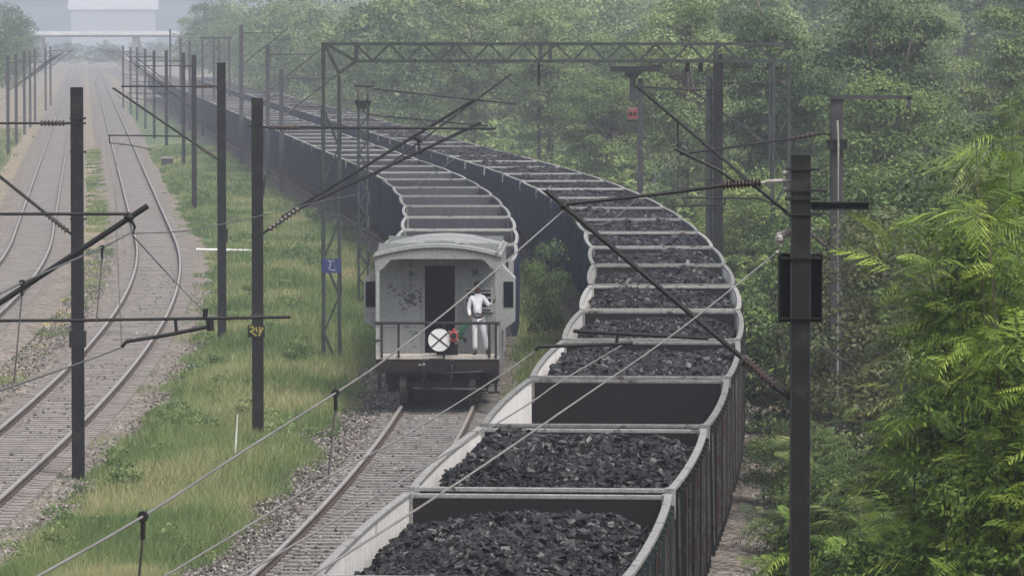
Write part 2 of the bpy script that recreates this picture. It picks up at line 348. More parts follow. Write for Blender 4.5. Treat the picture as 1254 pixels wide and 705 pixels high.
# ------------------------------------------------------------------ terrain
def sheet(name, pts, fs, mat, kind='structure'):
    mb = MB(); mb.add(pts, fs); o = mb.build(name, mat); o['kind'] = kind; return o
g = MB()
xs = [-2500, -400, -120, -60, -30, 0, 14, 25, 45, 90, 400, 2500]; ys = [-30, 60, 140, 240, 360, 520, 800, 1300, 3500]
hz = {25: .3, 45: 1.5, 90: 3.5, 400: 4, 2500: 4}
vs = [(x, y, GZ+(hz.get(x, 0) if x > 20 else 0)) for y in ys for x in xs]; nx = len(xs)
g.add(vs, [(j*nx+i, j*nx+i+1, (j+1)*nx+i+1, (j+1)*nx+i) for j in range(len(ys)-1) for i in range(nx-1)])
gr = g.build('ground', M['soil']); gr['kind'] = 'structure'
random.seed(3)
def ribbon(name, left, right, z, mat, y0, y1, step=4.0, wob=0.0, fall=.06):
    mb = MB(); vs = []; n = 0; y = y0
    while y <= y1:
        a = left(y)+random.uniform(-wob, wob); b = right(y)+random.uniform(-wob, wob)
        vs += [(a, y, z), (b, y, z)]; n += 1; y += step*(1 if y < 300 else 4)
    mb.add(vs, [(2*i, 2*i+1, 2*i+3, 2*i+2) for i in range(n-1)])
    o = mb.build(name, mat); o['kind'] = 'structure'; return o
g_left = lambda y: XL1(y)+2.15
g_right = lambda y: XR1(y)-(2.1 if y < 150 else 2.0)
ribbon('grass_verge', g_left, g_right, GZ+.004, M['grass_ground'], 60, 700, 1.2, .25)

def ballast(name, fn, mat, y0=20, y1=1500):
    prof = [(-2.35, GZ+.008), (-1.72, -.235), (1.72, -.235), (2.35, GZ+.008)]
    vs = []; n = 0; y = y0
    while y <= y1:
        for px, pz in prof:
            vs.append((fn(y)+px+(random.uniform(-.12, .12) if abs(px) > 2 else 0), y, pz+(random.uniform(-.015, .015) if abs(px) < 2 else 0)))
        n += 1; y += 1.5 if y < 200 else 8
    mb = MB(); mb.add(vs, [(4*i+k, 4*i+k+1, 4*i+k+5, 4*i+k+4) for i in range(n-1) for k in range(3)])
    o = mb.build(name, mat); o['kind'] = 'structure'
ballast('ballast_bed', XR1, M['ballast']); ballast('ballast_bed', XR2, M['ballast'])
ballast('ballast_bed', XL1, M['ballast_dusty']); ballast('ballast_bed', XL2, M['ballast_dusty'])

def sleeper_mb():
    mb = MB(); mb.box(-1.37, 1.37, -.12, .12, -.30, -.165)
    for s in (-1, 1):
        mb.box(s*.86-.18, s*.86+.18, -.11, .11, -.166, -.142)
    return mb
def track(fn, y0, y1, label, near0, cover=.0, smat='sleeper'):
    t = empty('railway_track', (fn(near0), near0, 0), 0, label, 'railway track')
    for s in (-1, 1):
        ys = []; y = y0
        while y < y1: ys.append(y); y += 3 if y < 320 else 12
        def sect(x0, x1, z0, z1, mb, m):
            vs = [(fn(y)+s*.875+dx-t.location.x, y-near0, z) for y in ys for dx, z in ((x0, z0), (x1, z0), (x1, z1), (x0, z1))]
            n = len(ys); mb.add(vs, [(4*i+k, 4*i+(k+1) % 4, 4*i+4+(k+1) % 4, 4*i+4+k) for i in range(n-1) for k in range(4)], m)
        mb = MB(); sect(-.07, .07, -.145, -.115, mb, 0); sect(-.012, .012, -.116, -.04, mb, 0); sect(-.036, .036, -.041, 0, mb, 1)
        mb.build('rail', [M['rail'], M['rail_head']], t)
    proto = sleeper_mb().build('sleeper', M[smat], t)
    rest = MB(); y = near0; k = 0
    while y < y1 and k < 1500:
        rz = -math.atan(slope(fn, y)); loc = Vector((fn(y)-t.location.x, y-near0, random.uniform(-.01, .006)-cover))
        if k < 100:
            o = proto if k == 0 else proto.copy()
            if k: C.objects.link(o); o.parent = t
            o.location = loc; o.rotation_euler = (0, 0, rz+random.uniform(-.012, .012))
        else:
            Mx = Matrix.Translation(loc) @ Matrix.Rotation(rz, 4, 'Z')
            rest.box(-1.37, 1.37, -.12, .12, -.30, -.165, 0, Mx)
        y = step_along(fn, y, .62); k += 1
    r = rest.build('sleeper', M[smat], t); r['kind'] = 'stuff'
    return t
track(XR1, 60, 1000, 'short visible piece of track between the brake van and the loaded wagons', 80, .0)
track(XR2, 20, 1000, 'railway track hidden beneath the loaded coal wagons', 60, .0)
track(XL1, 60, 1500, 'empty curving track nearest the grass verge', 92, .008, 'sleeper_dusty')
track(XL2, 60, 1500, 'empty track at the left edge, further from the grass', 150, .02, 'sleeper_dusty')

# ------------------------------------------------------------------ scattered stones, grass
rng = np.random.default_rng(5)
def scatter_chips(name, P, size, mat, label, cat, flat=.7, tone=None, parent=None, kind='stuff'):
    n = len(P)
    base = np.array([[-1,-1,-1],[1,-1,-1],[1,1,-1],[-1,1,-1],[-1,-1,1],[1,-1,1],[1,1,1],[-1,1,1]], float)
    V = base[None]*rng.uniform(.55, 1.0, (n, 8, 3))
    V[:, 4:, :2] *= rng.uniform(.45, 1.0, (n, 1, 1)); V[:, 4:, 0] += rng.uniform(-.5, .5, (n, 1))
    s = size*rng.uniform(.5, 1.0, (n, 3))**1.0; s[:, 2] *= flat
    V *= s[:, None, :]
    # random rotation from euler
    a = rng.uniform(0, 2*np.pi, n); b = rng.normal(0, .55, n); c = rng.normal(0, .55, n)
    ca, sa, cb, sb, cc, sc_ = np.cos(a), np.sin(a), np.cos(b), np.sin(b), np.cos(c), np.sin(c)
    Rz = np.zeros((n,3,3)); Rz[:,0,0]=ca; Rz[:,0,1]=-sa; Rz[:,1,0]=sa; Rz[:,1,1]=ca; Rz[:,2,2]=1
    Rx = np.zeros((n,3,3)); Rx[:,0,0]=1; Rx[:,1,1]=cb; Rx[:,1,2]=-sb; Rx[:,2,1]=sb; Rx[:,2,2]=cb
    Ry = np.zeros((n,3,3)); Ry[:,1,1]=1; Ry[:,0,0]=cc; Ry[:,0,2]=sc_; Ry[:,2,0]=-sc_; Ry[:,2,2]=cc
    RR = Rz @ Rx @ Ry
    V = np.einsum('nij,nkj->nki', RR, V)+P[:, None, :]
    F = np.array([(0,3,2,1),(4,5,6,7),(0,1,5,4),(1,2,6,5),(2,3,7,6),(3,0,4,7)])
    F = (F[None]+8*np.arange(n)[:, None, None]).reshape(-1, 4)
    tn = np.repeat(rng.uniform(0, 1, n), 8) if tone is None else tone
    o = np_mesh(name, V.reshape(-1, 3), F, mat, tn, parent)
    if label: tag(o, label, cat, kind=kind)
    return o
def along(fn, n, y0, y1, off0, off1, z, pw=1.6):
    y = y0+(y1-y0)*rng.uniform(0, 1, n)**pw
    x = np.array([fn(v) for v in y])+rng.uniform(off0, off1, n)
    return np.stack([x, y, z+rng.uniform(0, .04, n)], 1)
P = np.concatenate([along(XR1, 9000, 84, 150, -3.6, -.95, -.20), along(XR1, 1300, 84, 125, -.8, .8, -.2), along(XR1, 6000, 84, 140, -4.4, -2.3, GZ+.01),
                    along(XR2, 9000, 84, 150, 1.7, 4.6, GZ+.02), along(XL1, 7000, 90, 190, 1.0, 3.2, -.27), along(XL1, 6000, 100, 220, -3.0, -1.0, -.27),
                    along(XL1, 900, 92, 200, -.75, .75, -.2)])
scatter_chips('stones', P, .045, M['stone'], 'loose grey and buff stones scattered beside the rails', 'stones')

def blades(P, h, w, lean=.35, spread=.12, nb=8):
    n = len(P); hh = np.repeat(h, nb); ww = np.repeat(w, nb); k = n*nb
    base = np.repeat(P, nb, 0)+np.concatenate([rng.normal(0, spread, (k, 2))*(hh[:, None]/.35), np.zeros((k, 1))], 1)
    hh = hh*rng.uniform(.45, 1.15, k)
    an = rng.uniform(0, 2*np.pi, k); side = np.stack([np.cos(an), np.sin(an)*.35, np.zeros(k)], 1)*(ww/2)[:, None]
    la = rng.uniform(0, 2*np.pi, k); ln = rng.uniform(.05, lean, k)*hh
    tip = base+np.stack([np.cos(la)*ln*1.6, np.sin(la)*ln*1.6, hh], 1)
    mid = base+np.stack([np.cos(la)*ln*.5, np.sin(la)*ln*.5, hh*.6], 1)
    V = np.stack([base-side, base+side, mid+side*.8, tip, mid-side*.8], 1).reshape(-1, 3)
    F = np.array([[0,1,2,4],[4,2,3,3]])
    F = np.concatenate([np.array([[0,1,2],[0,2,4],[4,2,3]])[None]+5*np.arange(k)[:, None, None]]).reshape(-1, 3)
    return V, F, np.repeat(rng.uniform(0, 1, k), 5)
def vnoise(x, y, s, seed=0):
    return (np.sin(x*s*1.3+seed)+np.sin(y*s*.7+1.7*seed+x*s*.5)+np.sin((x+y)*s*.9+2.1+seed)+np.sin((x-y*.6)*s*2.1+seed*3))*.25
def grass_strip(name, L, Rr, y0, y1, n, hmean, label, keep=-.9, hvar=.5):
    y = y0+(y1-y0)*rng.uniform(0, 1, n)**1.7; l = np.array([L(v) for v in y]); r = np.array([Rr(v) for v in y])
    u = rng.uniform(-.03, 1.03, n); x = l+(r-l)*u
    nz = vnoise(x, y, .9, 2); edge = np.minimum(u, 1-u)
    ok = (nz > keep+(.9*(edge < .12)))
    x, y, nz, edge = x[ok], y[ok], nz[ok], edge[ok]
    h = hmean*(1+hvar*vnoise(x, y, .35, 5)+.35*nz)*np.clip(.45+edge*4, .4, 1.0)
    w = .016+.00022*(y-90)
    V, F, T = blades(np.stack([x, y, np.full(len(x), GZ)], 1), h, np.clip(w, .015, .07))
    return tag(np_mesh(name, V, F, M['grass'], T), label, 'grass', kind='stuff')
grass_strip('weeds', lambda y: XR1(y)-3.2, lambda y: XR1(y)-1.25, 84, 150, 3800, .16, 'dry yellowish weeds straggling over the gravel beside the short piece of track', keep=.12)
grass_strip('weeds', lambda y: XL1(y)+1.1, lambda y: XL1(y)+2.6, 88, 300, 4200, .16, 'low weeds creeping over the ballast edge of the empty track', keep=.1)
grass_strip('tall_grass', g_left, g_right, 82, 420, 50000, .50, 'tall green and straw coloured grass on the verge between the tracks')
grass_strip('weeds', lambda y: XL2(y)+2.3, lambda y: XL1(y)-1.7, 100, 420, 9000, .14, 'thin yellowish weeds between the two empty tracks', keep=.02)
grass_strip('weeds', lambda y: XL2(y)-12, lambda y: XL2(y)-2.4, 150, 500, 7000, .35, 'rough grass beyond the far left track', keep=-.2)
grass_strip('weeds', lambda y: XR2(y)+3.2, lambda y: XR2(y)+7, 84, 150, 5000, .28, 'low weeds on the stony path beside the coal train', keep=.1)
grass_strip('weeds', lambda y: XR1(y)+1.7, lambda y: XR2(y)-1.8, 118, 200, 3500, .5, 'weeds growing in the gap between the two trains', keep=-.5)

# ------------------------------------------------------------------ open wagons
PITCH_W = 10.71; HL = 4.88
def half_w(t):   # t 0..1 along the body; bowed sides
    return 1.66+.075*math.sin(math.pi*t)**.7
ZF, ZT = 1.22, 3.16
def make_wagon(outer, inner, endm, detail=True):
    root = empty('open_wagon', (0,0,0))
    NS = 14
    for s in (-1, 1):
        mb = MB()
        ts = [i/NS for i in range(NS+1)]
        for (off, m, zf) in ((.0, 0, ZF), (-.035, 1, ZF)):
            vs = []
            for t in ts:
                y = -HL+2*HL*t; w = half_w(t)
                bul = [1.66+(w-1.66)*.35, w, w]
                for zz, ww in ((ZF, bul[0]), ((ZF+ZT)/2, bul[1]), (ZT, w)): vs.append((s*(ww+off), y, zz))
            mb.add(vs, [(3*i+k, 3*i+k+1, 3*i+k+4, 3*i+k+3) for i in range(NS) for k in range(2)], m)
        # ribs outside
        nr = 13
        for i in range(nr):
            t = (i+.5)/nr; y = -HL+2*HL*t; w = half_w(t)
            mb.add([(s*(1.66+(w-1.66)*.35-.01), y-.04, ZF-.02), (s*(1.66+(w-1.66)*.35+.13), y-.035, ZF-.02), (s*(1.66+(w-1.66)*.35+.13), y+.035, ZF-.02), (s*(1.66+(w-1.66)*.35-.01), y+.04, ZF-.02),
                    (s*(w-.005), y-.04, ZT-.02), (s*(w+.085), y-.035, ZT-.06), (s*(w+.085), y+.035, ZT-.06), (s*(w-.005), y+.04, ZT-.02)],
                   [(0,1,5,4),(1,2,6,5),(2,3,7,6),(3,0,4,7),(4,5,6,7),(0,3,2,1)], 0)
            if outer != M['blue_steel'] and i % 3 != 1:      # thin paler strip along the stanchion's near face
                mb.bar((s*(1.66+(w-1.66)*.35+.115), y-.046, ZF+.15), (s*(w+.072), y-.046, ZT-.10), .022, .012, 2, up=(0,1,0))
            # door stiffeners and hinges in alternate bays
            if detail and i < nr-1:
                yb = y+2*HL/nr; zc = (1.75, 2.25, 2.7)[i % 3]; wb = half_w((i+1.5)/nr)
                mb.bar((s*(w+.035), y, zc), (s*(wb+.035), yb, zc), .06, .05, 0)
            if False:
                mb.bar((s*(w+.10), y, 2.0), (s*(w+.10), y, 2.16), .05, .10, 2)
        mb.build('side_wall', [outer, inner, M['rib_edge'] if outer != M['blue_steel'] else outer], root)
        # solebar
    for e in (-1, 1):
        mb = MB(); y = e*HL
        mb.box(-1.645, 1.645, min(y, y-e*.03), max(y, y-e*.03), ZF, ZT-.01, 0)
        yo = y+e*.002
        for x in (-1.0, -.35, .35, 1.0): mb.box(x-.05, x+.05, min(yo, yo+e*.10), max(yo, yo+e*.10), ZF, ZT-.05, 1)
        mb.box(-1.58, 1.58, min(yo, yo+e*.09), max(yo, yo+e*.09), 2.1, 2.2, 1)
        mb.build('end_wall', [endm, outer], root)
    # coping all round
    mb = MB()
    for s in (-1, 1):
        vs = []
        for i in range(NS+1):
            t = i/NS; y = -HL-.0+2*HL*t; w = half_w(t); kx = 1.0
            for dx, dz in ((-.05, -.002), (.05, -.002), (.05, .055), (-.05, .055)): vs.append((s*(w+dx), y, ZT+dz))
        mb.add(vs, [(4*i+k, 4*i+(k+1) % 4, 4*i+4+(k+1) % 4, 4*i+4+k) for i in range(NS) for k in range(4)]+[(0,1,2,3),(4*NS,4*NS+1,4*NS+2,4*NS+3)])
    for e in (-1, 1):
        mb.box(-1.72, 1.72, min(e*HL-e*.035, e*HL+e*.045), max(e*HL-e*.035, e*HL+e*.045), ZT-.012, ZT+.048)
        for s in (-1, 1): mb.box(s*1.65-.07, s*1.65+.07, e*HL-.05, e*HL+.065, ZT-.35, ZT+.058)
    mb.build('coping', M['coping'], root, bevel=.012 if detail else 0)
    mb = MB(); mb.box(-1.61, 1.61, -HL+.04, HL-.04, ZF, ZF+.05, 1)
    mb.box(-1.42, -1.28, -HL, HL, .95, ZF-.003); mb.box(1.28, 1.42, -HL, HL, .95, ZF-.003); mb.box(-.2, .2, -HL-.05, HL+.05, .85, ZF-.003)
    for e in (-1, 1): mb.box(-1.4, 1.4, e*HL-.14, e*HL+.14, .93, ZF-.006)
    mb.build('underframe', [M['under'], M['inner_dark']], root)
    for e in (-1, 1):
        mb = MB(); mb.box(-.11, .11, min(e*(HL+.1), e*(HL+.47)), max(e*(HL+.1), e*(HL+.47)), .93, 1.13); mb.box(-.17, .17, e*(HL+.35)-.09, e*(HL+.35)+.09, .88, 1.2)
        mb.build('coupler', M['under'], root)
    for e in (-1, 1):
        add_bogie(root, e*3.2)
    return root
def add_bogie(root, yc):
    mb = MB()
    for s in (-1, 1):
        mb.box(s*1.12-.07, s*1.12+.07, yc-1.25, yc+1.25, .58, .74); mb.box(s*1.12-.09, s*1.12+.09, yc-.32, yc+.32, .36, .80)
        for w in (-1, 1): mb.box(s*1.12-.1, s*1.12+.1, yc+w*1.0-.16, yc+w*1.0+.16, .34, .66)
    mb.box(-1.1, 1.1, yc-.2, yc+.2, .5, .93)
    bg_ = mb.build('bogie', M['under'], root)
    for w in (-1, 1):
        m2 = MB(); m2.rod((-1.0, yc+w*1.0, .5), (1.0, yc+w*1.0, .5), .08, n=8)
        for s in (-1, 1):
            m2.rod((s*.80, yc+w*1.0, .5), (s*.93, yc+w*1.0, .5), .5, n=20); m2.rod((s*.77, yc+w*1.0, .5), (s*.80, yc+w*1.0, .5), .53, n=20)
        m2.build('wheelset', M['wheel'], bg_)
P_blue = make_wagon(M['blue_steel'], M['inner_grey'], M['inner_grey'])
P_bluel = make_wagon(M['blue_steel'], M['inner_grey'], M['inner_dark'])
P_dark = make_wagon(M['dark_steel'], M['inner_pale'], M['inner_dark'])
P_green = make_wagon(M['green_steel'], M['inner_pale'], M['inner_dark'])
used = set()
def place(proto, x, y, rz, small=False):
    if proto.name not in used and not small: used.add(proto.name); o = proto
    else: o = copy_small(proto, {'bogie', 'coupler'} if small else set())
    o.location = (x, y, 0); o.rotation_euler = (0, 0, rz); return o

# coal heaps
def coal_surface(x, y, lvl, amp, seed):
    t = (y+4.8)/9.6; ends = np.clip(np.minimum(t, 1-t)*5, 0, 1); sx = np.clip((1.64-np.abs(x))*1.8, 0, 1)
    return lvl + amp*(ends**.8)*(sx**.6) + .13*vnoise(x, y, 1.5, seed)+.06*vnoise(x, y, 4.3, seed+3)
def coal_mesh(lvl, amp, n, size, seed):
    gx = np.linspace(-1.6, 1.6, 33); gy = np.linspace(-4.83, 4.83, 100)
    X, Y = np.meshgrid(gx, gy); Z = coal_surface(X, Y, lvl, amp, seed)-.03+rng.normal(0, .02, X.shape)
    V0 = np.stack([X.ravel(), Y.ravel(), Z.ravel()], 1)
    idx = np.arange(len(gx)*len(gy)).reshape(len(gy), len(gx))
    F0 = np.stack([idx[:-1, :-1], idx[:-1, 1:], idx[1:, 1:], idx[1:, :-1]], -1).reshape(-1, 4)
    px = rng.uniform(-1.56, 1.56, n); py = rng.uniform(-4.78, 4.78, n)
    P = np.stack([px, py, coal_surface(px, py, lvl, amp, seed)], 1)
    sz = size*(.28+rng.pareto(2.0, n)*.42).clip(.28, 2.1)
    o = scatter_chips('coal_heap', P, sz[:, None], M['coal'], None, None, flat=.38)
    me = o.data; nv = len(me.vertices); V1 = np.empty(nv*3, np.float32); me.vertices.foreach_get('co', V1); V1 = V1.reshape(-1, 3)
    nf = len(me.polygons); F1 = np.empty(nf*4, np.int32); me.loops.foreach_get('vertex_index', F1); F1 = F1.reshape(-1, 4)
    T1 = np.empty(nv, np.float32); me.attributes['tone'].data.foreach_get('value', T1)
    bpy.data.objects.remove(o); bpy.data.meshes.remove(me)
    return np_mesh('coal_heap', np.concatenate([V0, V1]), np.concatenate([F0, F1+len(V0)]), M['coal'], np.concatenate([rng.uniform(0, .4, len(V0)), T1]), link=False)

ORD = ['nearest', 'second', 'third', 'fourth', 'fifth', 'sixth', 'seventh', 'eighth', 'ninth', 'tenth', 'eleventh', 'twelfth']
# loaded train: end gap between first and second wagon at Y=64.3
ys = [64.2-PITCH_W/2]
for i in range(62): ys.append(step_along(XR2, ys[-1], PITCH_W))
ys.insert(0, ys[0]-PITCH_W)          # the wagon half under the bridge, in front of the picture's bottom edge
far_coal = [coal_mesh(ZT-.20, .22, 2200, .085, 40+k).data for k in range(3)]
loaded_g = 'loaded coal wagons of the right hand train'
for i, y in enumerate(ys):
    k = i-1
    x = (XR2(y-3.2)+XR2(y+3.2))/2; rz = -math.atan(slope(XR2, y))
    y_ = y
    if k in (-1,): pr = P_dark
    elif k == 0: pr = P_green
    elif k < 7: pr = P_dark
    else: pr = P_bluel
    if k < 7: lv = {-1: (-.5, .2), 0: (-.42, .32), 1: (-.34, .42), 2: (-1.35, .35), 3: (-.22, .20), 4: (-.36, .32), 5: (-.32, .28), 6: (-.36, .32)}[k]
    o = place(pr, x, y_, rz, small=y > 230)
    if k < 7:
        c = coal_mesh(ZT+lv[0], lv[1], 24000 if k < 4 else 11000, .050 if k < 4 else .06, 7+k*3); C.objects.link(c)
    else:
        c = bpy.data.objects.new('coal_heap', far_coal[k % 3]); C.objects.link(c); c.location.z = random.uniform(-.12, .05)
    c.location.x = x; c.location.y = y_; c.rotation_euler = (0, 0, rz+(math.pi if k % 2 and k > 6 else 0))
    if k == -1:
        tag(o, 'loaded wagon cut off below the bottom edge, in front of the nearest whole one', 'wagon', loaded_g); tag(c, 'coal in the wagon cut off at the bottom edge', 'coal', 'coal heaps in the wagons')
    elif k < 12:
        nm = ORD[k]
        lab = {0: 'nearest open wagon of coal, dark green ribbed side and pale coping at the bottom edge', 2: 'third open wagon from the bottom, filled low so its dark end wall shows'}.get(k, f'{nm} loaded open wagon counted from the bottom of the photo')
        tag(o, lab, 'wagon', loaded_g)
        tag(c, {2: 'coal lying low in the third wagon from the bottom'}.get(k, f'heap of broken black coal in the {nm} wagon from the bottom'), 'coal', 'coal heaps in the wagons')
    elif y < 330:
        tag(o, f'blue loaded wagon on the far bend, number {k+1} counted from the bottom', 'wagon', loaded_g); tag(c, f'coal in blue wagon number {k+1} from the bottom, on the bend', 'coal', 'coal heaps in the wagons')
    else:
        tag(o, 'distant blue loaded wagon fading into the haze', 'wagon', 'distant loaded wagons'); tag(c, 'coal in a distant wagon fading into the haze', 'coal', 'distant coal heaps')
# empty train behind the brake van
VAN_Y = 122.5; VAN_L = 7.4
y = step_along(XR1, VAN_Y, VAN_L+.9+HL); k = 0
while y < 760:
    x = (XR1(y-3.2)+XR1(y+3.2))/2; rz = -math.atan(slope(XR1, y))
    o = place(P_blue, x, y, rz, small=y > 230)
    if k < 12: tag(o, f'{["first","second","third","fourth","fifth","sixth","seventh","eighth","ninth","tenth","eleventh","twelfth"][k]} empty blue wagon behind the brake van', 'wagon', 'empty wagons of the left hand train')
    elif y < 340: tag(o, f'empty blue wagon on the bend, number {k+1} behind the brake van', 'wagon', 'empty wagons of the left hand train')
    else: tag(o, 'distant empty blue wagon fading into the haze', 'wagon', 'distant empty wagons')
    y = step_along(XR1, y, PITCH_W); k += 1

# ------------------------------------------------------------------ brake van
van = empty('brake_van', (XR1(VAN_Y)+.02, VAN_Y, 0), -math.atan(slope(XR1, VAN_Y+4)), 'grey brake van with curved roof, railed rear platform and open dark doorway', 'brake van')
HWv = 1.50; VR = .85       # veranda depth
def arc_z(x, top=3.92, drop=.22): return top-drop*(x/HWv)**2
# roof
mb = MB(); n = 16; y0, y1 = -.06, VAN_L-.1
vs = []
for y in (y0, y1):
    for i in range(n+1):
        x = -1.56+3.12*i/n; vs.append((x, y, arc_z(x)+.03))
    for i in range(n+1):
        x = 1.56-3.12*i/n; vs.append((x, y, arc_z(x)-.04))
K = 2*(n+1)
mb.add(vs, [(i, (i+1) % K, K+(i+1) % K, K+i) for i in range(K)]+[tuple(range(K))[::-1], tuple(range(K, 2*K))])
for yy in (2.4, 4.8):
    mb.poly([(-1.56+3.12*i/n, yy, arc_z(-1.56+3.12*i/n)+.035) for i in range(n+1)], .012)
roof = mb.build('roof', M['van_roof'], van)
# fascia (arched gable with cut corners)
mb = MB(); yf = -.005
top = [(-1.52+3.04*i/n, arc_z(-1.52+3.04*i/n)-.045) for i in range(n+1)]
bot = []
for i in range(n+1):
    x = -1.52+3.04*i/n
    ax = abs(x); zb = 3.60 if ax < 1.12 else 3.60-(ax-1.12)/.28*.32
    if ax > 1.40: zb = 3.28
    bot.append((x, zb))
vs = [(x, yf, z) for x, z in top]+[(x, yf, z) for x, z in bot]+[(x, yf+.05, z) for x, z in top]+[(x, yf+.05, z) for x, z in bot]; q = n+1
mb.add(vs, [(i, i+1, q+i+1, q+i) for i in range(n)]+[(2*q+i, 3*q+i, 3*q+i+1, 2*q+i+1) for i in range(n)]+[(q+i, q+i+1, 3*q+i+1, 3*q+i) for i in range(n)]+[(0, q, 3*q, 2*q), (n, 2*q+n, 3*q+n, q+n)])
mb.poly([(x, yf-.03, z+.02) for x, z in top], .035)
mb.box(-.01, .01, yf-.012, yf-.001, 3.62, 4.02)
mb.box(.04, .28, yf-.05, yf-.001, 4.0, 4.05); mb.rod((1.46, -.03, 3.78), (1.46, -.09, 3.78), .05)
mb.build('roof_fascia', M['van'], van)
# rear end wall with doorway and window
def wall_with_door(yw, name, front=True):
    mb = MB(); d0, d1, dz = -.34, .40, 3.40
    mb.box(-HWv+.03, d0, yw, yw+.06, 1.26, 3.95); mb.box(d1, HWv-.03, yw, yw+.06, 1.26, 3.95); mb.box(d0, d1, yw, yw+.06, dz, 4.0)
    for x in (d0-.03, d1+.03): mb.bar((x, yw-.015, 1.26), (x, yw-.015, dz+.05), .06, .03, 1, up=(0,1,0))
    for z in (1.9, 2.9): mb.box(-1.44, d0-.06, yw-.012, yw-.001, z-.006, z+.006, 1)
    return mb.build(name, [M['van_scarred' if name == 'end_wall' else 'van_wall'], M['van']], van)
wall_with_door(VR, 'end_wall')
mb = MB(); mb.box(-HWv+.03, HWv-.03, VAN_L-VR, VAN_L-VR+.06, 1.26, 3.9); mb.build('end_wall', M['van_wall'], van)
mb = MB(); mb.box(-HWv+.08, HWv-.08, VR+1.9, VR+1.95, 1.26, 3.8); mb.build('dark_interior_sheet', M['unlit_fill'], van)  # near-black sheet painting the unlit van interior behind the doorway
# open door leaf inside
mb = MB(); mb.box(.43, .47, VR+.07, VR+.8, 1.28, 3.35); mb.build('door', M['van_wall'], van)
# louvred window
mb = MB(); mb.box(.62, 1.34, VR-.045, VR-.003, 2.26, 2.86, 0); mb.box(.68, 1.28, VR-.06, VR-.04, 2.32, 2.80, 1)
win = mb.build('window', [M['van'], M['unlit_fill']], van)
mb = MB()
for i in range(4): mb.bar((.68, VR-.075, 2.36+i*.13), (1.28, VR-.075, 2.36+i*.13), .03, .045)
mb.build('louvre', M['van'], win)
# sides
for s in (-1, 1):
    mb = MB(); xa, xb = sorted((s*HWv, s*(HWv-.05)))
    mb.box(xa, xb, VR, VAN_L-VR, 1.0, 3.80, 0); mb.box(*sorted((s*(HWv+.003), s*(HWv-.05))), VR+.003, VAN_L-VR-.003, 1.0, 2.0, 1)
    for yy in (1.1, 2.7, 3.6, 4.5, 5.4, 6.2): mb.box(*sorted((s*HWv, s*(HWv+.04))), yy-.03, yy+.03, 1.0, 3.75, 0)
    mb.build('side_wall', [M['van'], M['van_blue']], van)
    # lookout box
    mb = MB(); xa, xb = sorted((s*(HWv+.005), s*(HWv+.36)))
    vs = [(s*1.505, 1.5, 1.75), (s*1.86, 1.5, 2.0), (s*1.86, 1.5, 3.05), (s*1.505, 1.5, 3.42)]
    vs += [(a, 2.5, c) for a, b, c in vs]
    mb.add(vs, [(0,1,2,3),(4,7,6,5),(0,4,5,1),(1,5,6,2),(2,6,7,3),(3,7,4,0)])
    lk = mb.build('lookout', M['van'], van)
    mb = MB(); mb.box(*sorted((s*1.58, s*1.82)), 1.485, 1.498, 2.35, 2.98); mb.build('window', M['unlit_fill'], lk)
# platform, headstock, posts
mb = MB(); mb.box(-1.50, 1.50, .0, VR+.1, 1.16, 1.25, 0); mb.build('platform', M['deck'], van)
mb = MB(); mb.box(-1.50, 1.50, .02, .14, .82, 1.157, 0); mb.box(-1.42, -.62, .0, .018, .88, 1.12, 0); mb.box(.45, 1.4, .0, .018, .88, 1.12, 0); mb.build('headstock', M['red_brown'], van)
mb = MB()
for s in (-1, 1): mb.box(s*1.2-.08, s*1.2+.08, .15, VAN_L-.05, .85, 1.157)
mb.box(-.15, .15, .15, VAN_L, .8, 1.157); mb.box(-1.49, 1.49, VR, VAN_L-.05, 1.16, 1.24); mb.box(-1.5, 1.5, VAN_L-.12, VAN_L, .82, 1.25)
mb.build('underframe', M['under'], van)
for s in (-1, 1):
    mb = MB(); mb.box(s*1.46-.045, s*1.46+.045, .0, .08, 1.25, 3.4); mb.build('corner_post', M['van'], van)
mb = MB(); zr = 2.04
mb.rod((-1.52, -.01, zr), (1.50, -.01, zr), .035); 
for x in (-1.36, -.95, .16, 1.26, 1.42): mb.bar((x, .0, 1.2), (x, .0, zr), .055, .05, up=(0,1,0))
mb.rod((-1.52, -.01, 1.62), (-1.34, -.01, 1.62), .02)
for s in (-1, 1): mb.rod((s*1.48, .0, zr), (s*1.48, VR, zr), .028); mb.rod((s*1.48, .6, 1.25), (s*1.48, .6, zr), .02)
mb.build('railing', M['black'], van)
# coupler, hoses, steps, added shadow blocks
mb = MB(); mb.box(-.16, .16, -.35, .1, .88, 1.14); mb.box(-.21, .21, -.52, -.3, .84, 1.2); mb.box(-.24, -.12, -.62, -.5, .86, 1.18); mb.build('coupler', M['under'], van, bevel=.02)
def hose(x0, x1, zl):
    mb = MB(); mb.poly([(x0, -.02, 1.12), (x0-.02, -.16, 1.0), ((x0*.8+x1*.2), -.22, (1.0+zl)/2), (x1, -.2, zl), (x1+.03, -.17, zl+.04)], .03, 8); mb.rod((x0, -.03, 1.13), (x0, -.13, 1.07), .05)
    return mb.build('brake_hose', M['black'], van)
hose(-.34, -.18, .42); hose(-.28, -.42, .5); hose(.36, .3, .45)
mb = MB(); mb.sphere((-.33, -.09, 1.02), .07); mb.rod((-.46, -.06, 1.02), (-.2, -.06, 1.02), .022); mb.build('brake_cock', M['galv'], van)
mb = MB(); mb.rod((.06, -.03, .82), (1.1, -.03, .86), .02); mb.rod((-.6, -.02, .45), (1.2, .0, .42), .03); mb.build('release_rod', M['mast_grey'], van)
